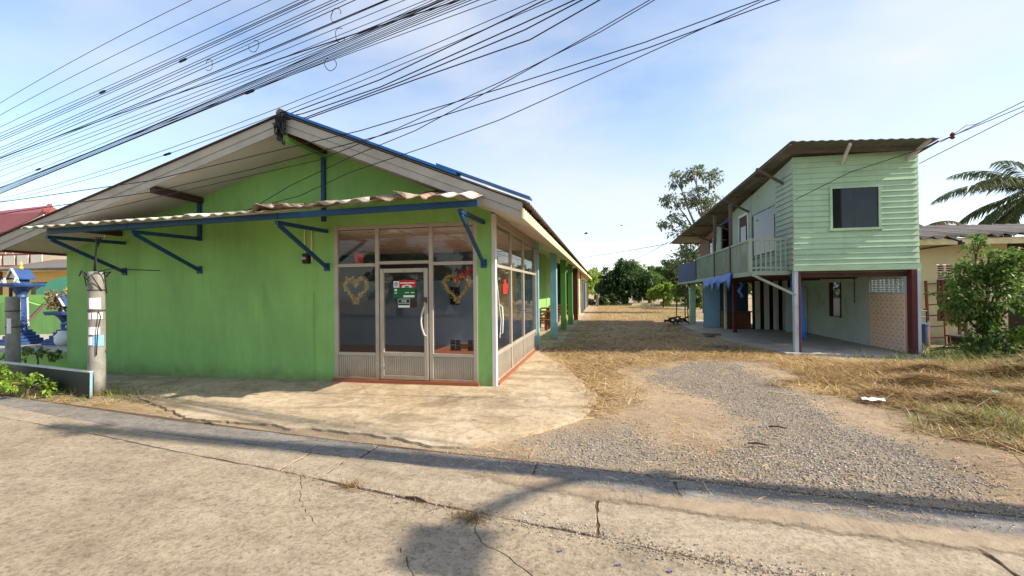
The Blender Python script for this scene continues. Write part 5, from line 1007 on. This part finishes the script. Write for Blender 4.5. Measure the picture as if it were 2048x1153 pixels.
tree('sparse_tree', (6.6, 32, 0), 9.6, [(-1.6, 0, 8.9, .7, .7, .5), (-.6, 0, 9.3, .7, .7, .4), (.5, 0, 8.9, .8, .7, .5), (-1.9, 0, 7.5, .7, .6, .5), (-.6, .2, 7.8, .9, .8, .6), (-2.1, 0, 6.2, .7, .7, .5), (.3, 0, 7.0, 1, .8, .6), (-1.2, 0, 5.3, .9, .8, .6), (-.4, 0, 4.4, 1.1, .9, .7), (-1.3, 0, 3.4, 1.0, .9, .7), (.8, 0, 5.6, 1, 1, .7), (-.6, 0, 2.6, 1.1, 1, .7)], 5200, .24, 'leaf_grey', 'tall thin-leaved tree rising behind the stilt house balcony', trunk_r=.15, bark='palebark', trunk_h=.45, cl=1.0, group=FT, per=22)
ORD = ('first', 'second', 'third', 'fourth', 'fifth', 'sixth', 'seventh', 'eighth', 'ninth', 'tenth', 'eleventh', 'twelfth', 'thirteenth', 'fourteenth', 'fifteenth', 'sixteenth', 'seventeenth', 'eighteenth')
for k in range(6):
    a = (-7+k*6.2+random.uniform(-1, 1), 74+random.uniform(-4, 5)); tree('far_tree', (a[0], a[1], 0), 6, rlobes(3.4, 2, 1.2, random.uniform(3.6, 5.2), 7, 1.2, 1.9), 3000, .42, ('leaf_mid', 'leaf_dark', 'leaf_grey')[k % 3], 'tree in the far tree line behind the yard, %s from the left' % ORD[k], trunk_r=.2, group='far tree line')
P = []; x_ = np.r_[rng.uniform(-70, -12, 260), rng.uniform(30, 90, 260)]; C_ = np.stack([x_, rng.uniform(72, 84, 520), 1+3.2*fbm(x_, x_*0, .25, 71)+rng.uniform(-2, 1.2, 520)], -1)
C2 = np.repeat(C_, 26, 0)+rng.normal(0, .8, (520*26, 3)); C2[:, 2] = np.maximum(C2[:, 2], .05); o = leaves(C2, rdir(len(C2), .3), rng.uniform(.35, .7, len(C2)), .3, 'far_wood', 'leaf_mid', None); tag(o, 'far-off wood on both sides behind the houses', 'wood', None, 'stuff')
# trees across the road, mirrored in the shop glass
for k, (x, y) in enumerate(((-13, -13), (-8.5, -12), (-4, -14), (.5, -12.5), (6, -14), (11, -13))):
    tree('roadside_tree', (x, y, 0), 6, rlobes(2.2, 1.6, 1.2, 4.6, 8, 1.0, 1.5), 2600, .36, ('leaf_mid', 'leaf_dark')[k % 2], 'tree across the road mirrored in the shop glass, %s from the left' % ORD[k], trunk_r=.2, group='trees across the road')
# scrub at the yard end
for x, y, m_, lb in ((-.3, 46.8, 'leaf_dark', 'dark low hedge at the far left corner of the yard'), (1.2, 47.6, 'leaf_dark', 'dark low hedge under the mango tree'), (6.8, 45.5, 'leaf_bright', 'bright low scrub at the far right of the yard')):
    tree('low_hedge', (x, y, 0), 1.2, rlobes(1.3, .5, .25, .8, 6, .35, .5), 2600, .18, m_, lb, 'hedge', trunk_r=.04, trunk_h=.3)
o = MB().box(-.62, -.44, 44.3, 44.45, 0, 1.15).build('concrete_post', 'concrete', None, bevel=.01); tag(o, 'pale concrete post at the far end of the drive', 'post')
o = MB().hexa([(2.6, 45.2, 0), (4.8, 45.0, 0), (4.8, 45.6, 0), (2.7, 45.8, 0), (2.8, 45.3, .22), (4.6, 45.15, .26), (4.6, 45.5, .26), (2.9, 45.7, .22)]).build('sand_heap', 'cream'); tag(o, 'low pale sand heap before the mango tree', 'sand heap')
# coconut palm and a banana-like dry palm
def palm(base, H, nf, FL, label, mat='palmleaf', lean=(0, 0), name='coconut_palm', rise=.5):
    t = thing(name, label, 'palm', base); B = Vector(base); top = B+Vector((lean[0], lean[1], H))
    MB().tube([B-Vector((0, 0, .1)), B.lerp(top, .35)+Vector((lean[0]*.1, 0, 0)), B.lerp(top, .7), top], [.2, .16, .14, .15], 10).build('trunk', 'palebark', t, True)
    for k in range(nf):
        a = k*2.399+random.uniform(-.2, .2); el = rise+.95*math.sin(k*1.7)*.8-.25; L = FL*random.uniform(.85, 1.1); h = Vector((math.cos(a), math.sin(a), 0)); pts = []
        p_ = top.copy(); e_ = el; st = L/10
        for i in range(11): pts.append(p_.copy()); p_ = p_+(h*math.cos(e_)+Vector((0, 0, math.sin(e_))))*st; e_ -= .10+.05*i/5
        fr = part('frond', t); MB().tube(pts, [.035-.003*i for i in range(11)], 5).build('rib', 'leaf_mid', fr)
        PA = []; DA = []; sd = Vector((-h.y, h.x, 0))
        for i in range(90):
            tt = .8+i/90*9.2; i0 = min(9, int(tt)); q = pts[i0].lerp(pts[i0+1], tt-i0); ax = (pts[i0+1]-pts[i0]).normalized()
            for s_ in (-1, 1):
                d = (sd*s_*.8+ax*.55+Vector((0, 0, -.35+random.uniform(-.25, .15)))).normalized(); PA.append(q); DA.append(d)
        PA, DA = np.array(PA), np.array(DA); ll = np.repeat(.62*np.sin(np.linspace(.5, 2.8, 90)), 2)*FL/3.2*rng.uniform(.8, 1.1, 180)
        o = leaves(PA, DA, ll, .06, 'leaflets', mat, fr, .35); o['kind'] = 'stuff'
c = PY(2075, 330, 26); palm((c.x, 26, 0), 5.9, 26, 3.9, 'coconut palm with drooping fronds behind the cream house')
palm((c.x+3.2, 27.5, 0), 6.0, 16, 3.2, 'second palm crown at the right edge behind the cream house')
c = PY(1850, 440, 20); palm((c.x, 20, 0), c.z-.3, 10, 1.1, 'small dry palm top showing above the cream house roof', 'dryleaf', name='dry_palm', rise=.2)
# small tree in front of the cream house and ferny weeds
c = G(1965, 716); tree('garden_tree', (c.x, c.y, 0), 2.6, [(-.42, 0, 1.35, .36, .35, .35), (.1, -.1, 1.45, .42, .4, .4), (.5, 0, 1.8, .4, .35, .35), (.15, 0, 2.15, .42, .35, .3), (-.15, .1, 1.8, .36, .35, .3), (.62, .1, 2.2, .3, .3, .22), (-.4, 0, .95, .2, .2, .2), (.1, 0, .95, .3, .3, .25), (.75, 0, 1.3, .3, .3, .3), (-.2, -.1, .5, .3, .25, .3), (.35, 0, .45, .35, .25, .3), (.7, 0, 1.95, .22, .2, .2), (-.1, 0, 2.55, .2, .2, .16)], 5000, .11, 'leaf_mid', 'small leafy tree standing before the cream house', trunk_r=.05, trunk_h=.22, per=20, cl=.8)
tree('feathery_shrub', (c.x+.95, c.y-.4, 0), 1.5, [(-.3, 0, .5, .35, .3, .25), (.3, 0, .7, .4, .3, .3), (0, 0, 1.0, .4, .3, .25), (.6, 0, 1.2, .4, .3, .25), (.5, 0, .4, .4, .3, .2)], 2200, .11, 'leaf_bright', 'feathery light green weeds right of the small leafy tree', 'shrub', trunk_r=.02, trunk_h=.2, per=18)
# roadside bush at the lower left
c = G(45, 800); tree('roadside_bush', (c.x-.15, c.y+.12, 0), .7, [(-.6, 0, .22, .32, .2, .16), (-.1, 0, .24, .3, .2, .16), (.22, .05, .18, .22, .16, .14), (-.9, .1, .32, .32, .25, .16), (-1.4, .1, .3, .35, .25, .2)], 2300, .07, 'leaf_bright', 'low leafy bush along the road at the lower left', 'bush', trunk_r=.02, trunk_h=.3, per=26)
c = G(90, 745); tree('roadside_bush', (c.x-.4, c.y+.1, 0), 1.0, [(-.5, 0, .35, .3, .2, .12), (.1, 0, .42, .3, .2, .12), (.5, 0, .36, .25, .18, .1)], 520, .07, 'leaf_mid', 'thin weeds growing behind the dark leaning board', 'bush', trunk_r=.015, trunk_h=.4, per=18)
# ================================================================== UTILITY POLE (right, out of the frame) AND CABLES
PB = Vector((9.3, 3.5, 0))
up_ = thing('utility_pole', 'tall concrete utility pole at the road edge to the right of the drive', 'utility pole', PB)
MB().tube([PB-Vector((0, 0, .2)), PB+Vector((0, 0, 12))], [.19, .13], 12).build('shaft', 'concrete', up_, True)
for z, L in ((6.6, .5), (11.5, .5)): MB().box(PB.x-.05, PB.x+.05, PB.y-L/2, PB.y+L/2, z, z+.1).build('cross_arm', 'concrete', up_)
MB().tube([PB+Vector((-.05, -.05, 7.1)), PB+Vector((-.3, -.5, 7.28)), PB+Vector((-.6, -1.05, 7.32))], .06, 6).build('lamp_arm', 'alu', up_); MB().hexa([(PB.x-.85, PB.y-1.6, 7.22), (PB.x-.4, PB.y-1.6, 7.22), (PB.x-.4, PB.y-1.05, 7.25), (PB.x-.85, PB.y-1.05, 7.25), (PB.x-.8, PB.y-1.55, 7.36), (PB.x-.45, PB.y-1.55, 7.36), (PB.x-.45, PB.y-1.1, 7.4), (PB.x-.8, PB.y-1.1, 7.4)]).build('lamp_head', 'alu', up_)
PN = Vector((.222, .975, 0))
def cpt(x, y, off): d = ray(x, y); p0 = Vector((1, 5.5+off, 0)); return CAM+d*((p0-CAM).dot(PN)/d.dot(PN))
PD = Vector((-.975, .222, 0))
def cable(px_pts, r_, off=0, s_ext=(-9, 14), label='black overhead cable in the sheaf crossing the sky above the shop', group='overhead cables', sag=0):
    P = [cpt(x, y, off) for x, y in px_pts]; s_ = [p_.dot(PD) for p_ in P]; z_ = [p_.z for p_ in P]; deg = 2 if len(P) > 2 else 1
    co = np.polyfit(s_, z_, deg) if deg == 1 or len(P) > 2 else None; q0 = P[0]-PD*s_[0]; q0.z = 0
    if deg == 1: co = np.array([0.0008, co[0]-.0008*(s_[0]+s_[-1]), co[1]+.0008*s_[0]*s_[-1]])     # slight sag through both points
    a, b = min(s_)+s_ext[0], max(s_)+s_ext[1]; S_ = np.linspace(a, b, 26)
    pts = [q0+PD*float(t)+Vector((0, 0, float(np.polyval(co, t)))) for t in S_]
    o = MB().tube(pts, r_*.85, 5).build('overhead_cable', 'cable', None, True, fix=False)
    if random.random() < .2:      # a splice sleeve or tie on the cable
        i_ = random.randrange(9, 19); d_ = (pts[i_+1]-pts[i_]).normalized(); MB().tube([pts[i_], pts[i_]+d_*.05, pts[i_]+d_*.22, pts[i_]+d_*.27], [r_, r_+.016, r_+.016, r_], 6).build('splice', 'cable', o)
    return tag(o, label, 'cable', group)
K = 1/1.862
def ck(l): return [(x*K, y*K) for x, y in l]
power = [[(0, 385), (370, 175), (715, 0)], [(0, 430), (430, 205), (860, 0)], [(0, 475), (470, 250), (1010, 0)]]
for k, l in enumerate(power): tag(cable(ck(l), .007, .12*k), ('topmost', 'second', 'third')[k]+' overhead power line counted down from the upper left sky', 'cable', 'power lines')
for k, (yl, xr, r_) in enumerate(((498, 1115, .007), (510, 1140, .008), (519, 1152, .008), (527, 1175, .007), (552, 1240, .007), (562, 1262, .008), (574, 1290, .006), (585, 1325, .008), (592, 1440, .010), (600, 1450, .007), (608, 1510, .006), (624, 1590, .006), (636, 1640, .007), (660, 1650, .006), (688, 1655, .006))):
    cable(ck([(0, yl), (xr, 0)]), r_, random.uniform(-.25, .25), label='%s overhead cable counted down the left edge of the sky' % ORD[k+3])
for k in range(9):      # the thick sheaf
    d_ = (k-4)*3.8; cable(ck([(0, 712+d_*.8), (460, 520+d_*.8+random.uniform(-3, 3)), (830, 372+d_), (1140, 242+d_+random.uniform(-3, 3)), (1690+d_*6, 0)]), random.choice((.006, .007, .009)), random.uniform(-.2, .2), label='black cable in the thick twisted sheaf above the shop', group='thick cable sheaf')
for (l, r_), lb in zip((([(0, 740), (1020, 410), (2000, 0)], .006), ([(0, 752), (1050, 420), (2060, 0)], .006), ([(0, 700), (900, 350), (1850, 0)], .006), ([(0, 590), (430, 430), (900, 262), (1180, 185), (1700, 0)], .011)), ('upper of the two cables passing just above the shop ridge', 'lower of the two cables passing just above the shop ridge', 'cable running just under the thick sheaf', 'thicker cable running just above the sheaf')): cable(ck(l), r_, -.3, label=lb)
for l, lb in (([(600, 220), (760, 160), (1000, 45), (1090, 0)], 'drop cable from the shop ridge, leftmost at the top edge'), ([(605, 228), (760, 175), (1040, 50), (1150, 0)], 'drop cable from the shop ridge, second at the top edge'), ([(610, 236), (800, 165), (1050, 60), (1165, 0)], 'drop cable from the shop ridge, third at the top edge'), ([(600, 243), (830, 160), (1060, 80), (1200, 0)], 'drop cable from the shop ridge, fourth at the top edge')):
    P = [cpt(x, y, -.45) for x, y in l]; P = [Vector((XRIDGE, RF-.06, 4.33))]+P+[P[-1]+(P[-1]-P[-2]).normalized()*9]
    o = MB().tube(P, .008, 5).build('drop_cable', 'cable', None, True, fix=False); tag(o, lb, 'cable', 'drop cables')
for l, r_, lb in (([(0, 405), (300, 362), (560, 300), (720, 262), (1000, 178), (1290, 85), (1520, 0)], .007, 'cable crossing before the gable and running to the top edge, upper of the pair'), ([(60, 420), (300, 385), (500, 340), (760, 272), (1000, 196), (1300, 95), (1560, 0)], .007, 'cable crossing before the gable and running to the top edge, lower of the pair'), ([(400, 375), (640, 320), (800, 255), (1000, 165), (1200, 65), (1310, 0)], .006, 'thin cable crossing the right gable slope towards the top edge')):
    P = [PY(x, y, 6.05) for x, y in l]; P.append(P[-1]+(P[-1]-P[-2]).normalized()*6); P.insert(0, P[0]+(P[0]-P[1]).normalized()*8); o = MB().tube(P, r_, 5).build('overhead_cable', 'cable', None, True, fix=False); tag(o, lb, 'cable')
for l, lb in (([(480, 424), (600, 392), (700, 345), (850, 295), (1000, 240), (1200, 150), (1400, 60), (1530, 0)], 'service wire from the shop canopy to the top edge, upper of two'), ([(500, 420), (580, 372), (700, 315), (830, 262), (1020, 160), (1180, 70), (1300, 0)], 'service wire from the shop canopy to the top edge, lower of two')):
    P = [PY(x, y, 6.02) for x, y in l]; P[0] = PY(*l[0], 7.0); P[1] = PY(*l[1], 6.2); P.append(P[-1]+(P[-1]-P[-2]).normalized()*6); o = MB().tube(P, .006, 5).build('service_wire', 'cable', None, True, fix=False); tag(o, lb, 'cable')
# twisted wire loops hanging in the sheaf
for k, (x, y) in enumerate(((671, 30), (679, 70), (660, 128), (507, 92), (417, 130))):
    q = cpt(x, y, -.1); m_ = MB(); m_.tube([q+Vector((.09*math.cos(a*.5+k)*(1+.2*math.sin(a)), .02*a/8, .11*math.sin(a*.5+k))) for a in range(11)], .006, 4, False); o = m_.build('wire_loop', 'cable', None, True); tag(o, 'small loose wire loop hanging among the cables, %s' % ('highest', 'second highest', 'under the thick sheaf', 'left of the two upper loops', 'leftmost')[k], 'wire loop', 'wire loops')
# tangle of wire on the ridge end
t = thing('ridge_wire_tangle', 'tangle of black wires and clamp tied to the shop ridge end', 'wire tangle', (XRIDGE, RF-.1, 4.3)); m_ = MB()
for k in range(16):
    P = [Vector((XRIDGE+random.uniform(-.10, .14), RF-.07+random.uniform(-.05, .02), 4.18+random.uniform(-.14, .24))) for _ in range(5)]; m_.tube(P, .009, 5)
m_.build('wires', 'cable', t); MB().box(XRIDGE-.04, XRIDGE+.03, RF-.08, RF-.02, 3.98, 4.36).build('clamp', 'black', t); MB().tube([(XRIDGE+.03, RF-.06, 4.02), (XRIDGE+.05, RF-.06, 3.92), (XRIDGE+.08, RF-.06, 3.90), (XRIDGE+.08, RF-.06, 3.97)], .012, 6).build('hook', 'black', t)
# wires on the right house
for k, (l, lb) in enumerate((([(1880, 285), (2048, 203), (2200, 130)], 'wire with brown insulator running to the stilt house roof'), ([(1590, 400), (1700, 345), (1838, 300), (2048, 213), (2200, 140)], 'wire crossing the mint front wall, upper'), ([(1838, 328), (2048, 222), (2200, 148)], 'wire meeting the right edge of the mint front wall'))):
    P = [PY(x, y, 11.9 if k == 1 and x < 1800 else (11.3 if k == 0 else 11.6) - max(0, x-1880)*.004) for x, y in l]; o = MB().tube(P, .008, 5).build('house_wire', 'cable', None, True, fix=False); tag(o, lb, 'wire')
    if k == 0:
        q = PY(1905, 272, 11.2); MB().lathe([(.02, -.07), (.05, -.04), (.03, -.01), (.05, .03), (.02, .07)], q, 8).build('insulator', 'maroon', o)
        MB().tube([q+Vector((.05, 0, .05)), q+Vector((.25, 0, .2)), q+Vector((.4, 0, .2)), q+Vector((.5, -.02, .24))], .006, 4).build('jumper', 'cable', o)
for l, lb in (([(1160, 517), (1250, 503), (1335, 488)], 'thin wire from the far trees to the stilt house eave, upper'), ([(1255, 527), (1300, 505), (1340, 483)], 'thin wire from the far trees to the stilt house eave, lower')):
    P = [PY(x, y, 40-17*(x-l[0][0])/(l[-1][0]-l[0][0])) for x, y in l]; o = MB().tube(P, .012, 4).build('house_wire', 'cable', None, True, fix=False); tag(o, lb, 'wire')
# birds
def bird(px, py, Y, s_, lb, a=0.4):
    c = PY(px, py, Y); t = thing('bird', lb, 'bird', c); ca, sa = math.cos(a), math.sin(a)
    R_ = lambda x, y, z: (c.x+s_*(x*ca-y*sa), c.y+s_*(x*sa+y*ca), c.z+s_*z)
    m_ = MB(); m_.tube([R_(-.35, 0, .02), R_(-.15, 0, 0), R_(.1, 0, 0), R_(.28, 0, .02), R_(.36, 0, .02)], [.02*s_, .07*s_, .08*s_, .05*s_, .01*s_], 8); m_.build('body', 'black', t, True)
    for q in (-1, 1): MB().add([R_(.15, .05*q, .02), R_(-.12, .05*q, .02), R_(-.1, .4*q, .22), R_(.12, .42*q, .22), R_(-.15, .8*q, .1), R_(-.02, .85*q, .1), R_(.15, .05*q, .05), R_(-.12, .05*q, .05), R_(-.1, .4*q, .24), R_(.12, .42*q, .24), R_(-.15, .8*q, .11), R_(-.02, .85*q, .11)], [(0, 1, 2, 3), (3, 2, 4, 5), (6, 9, 8, 7), (9, 11, 10, 8), (0, 3, 9, 6), (3, 5, 11, 9), (1, 7, 8, 2), (2, 8, 10, 4), (4, 10, 11, 5)]).build('wing', 'black', t)
bird(1172, 468, 18, .22, 'dark bird in flight above the shop eave', .3); bird(1243, 452, 26, .18, 'smaller bird in flight farther right in the sky', .2)
# litter
for px_, py_, L, w_, m_, lb in ((1745, 808, .28, .03, 'paper', 'white scrap of plastic lying in the straw'), (2025, 795, .5, .05, 'teal', 'pale green plastic strip lying in the weeds at the right edge')):
    q = G(px_, py_); z0 = .06; V = []
    for i in range(7):
        t_ = i/6-.5; ww = w_*(1-1.6*t_*t_); V += [(q.x+t_*L, q.y-ww*2+.01*math.sin(i*2), z0+.008*math.sin(i*1.9)), (q.x+t_*L+.02, q.y+ww*2+.01*math.sin(i*2.5), z0+.012+.008*math.sin(i*2.3))]
    o = MB().add(V, [(2*i, 2*i+2, 2*i+3, 2*i+1) for i in range(6)]).build('plastic_scrap', m_, None, fix=False); s_ = o.modifiers.new('thick', 'SOLIDIFY'); s_.thickness = .003; tag(o, lb, 'litter')
for px_, py_, lb in ((1555, 858, 'short dark stick lying on the drive, farther of two'), (1515, 892, 'short dark stick lying on the drive, nearer of two'), (832, 1003, 'small dark stick lying along the road joint'), (420, 851, 'small stone chip lying beside the gutter')):
    q = G(px_, py_); o = MB().tube([(q.x-.09, q.y+.01, .02), (q.x, q.y, .028), (q.x+.09, q.y-.03, .02)], [.008, .011, .006], 5).build('stick', 'brown'); tag(o, lb, 'stick')
for px_, py_, lb in ((1120, 1101, 'violet petal scrap in the road joint, leftmost'), (1237, 1129, 'violet petal scrap in the road joint, middle'), (1340, 1142, 'violet petal scrap in the road joint, rightmost')):
    q = G(px_, py_, .02); m_ = MB()
    for k in range(6): a = k*1.05; m_.add([(q.x, q.y, .012), (q.x+.012*math.cos(a), q.y+.012*math.sin(a), .016), (q.x+.017*math.cos(a+.4), q.y+.017*math.sin(a+.4), .02), (q.x+.01*math.cos(a+.9), q.y+.01*math.sin(a+.9), .018)], [(0, 1, 2, 3)])
    o = m_.build('petal_scrap', M['petal'] if 'petal' in M else M.setdefault('petal', surf('violet_petal', S(84, 80, 130), .6)), None, fix=False); tag(o, lb, 'litter')
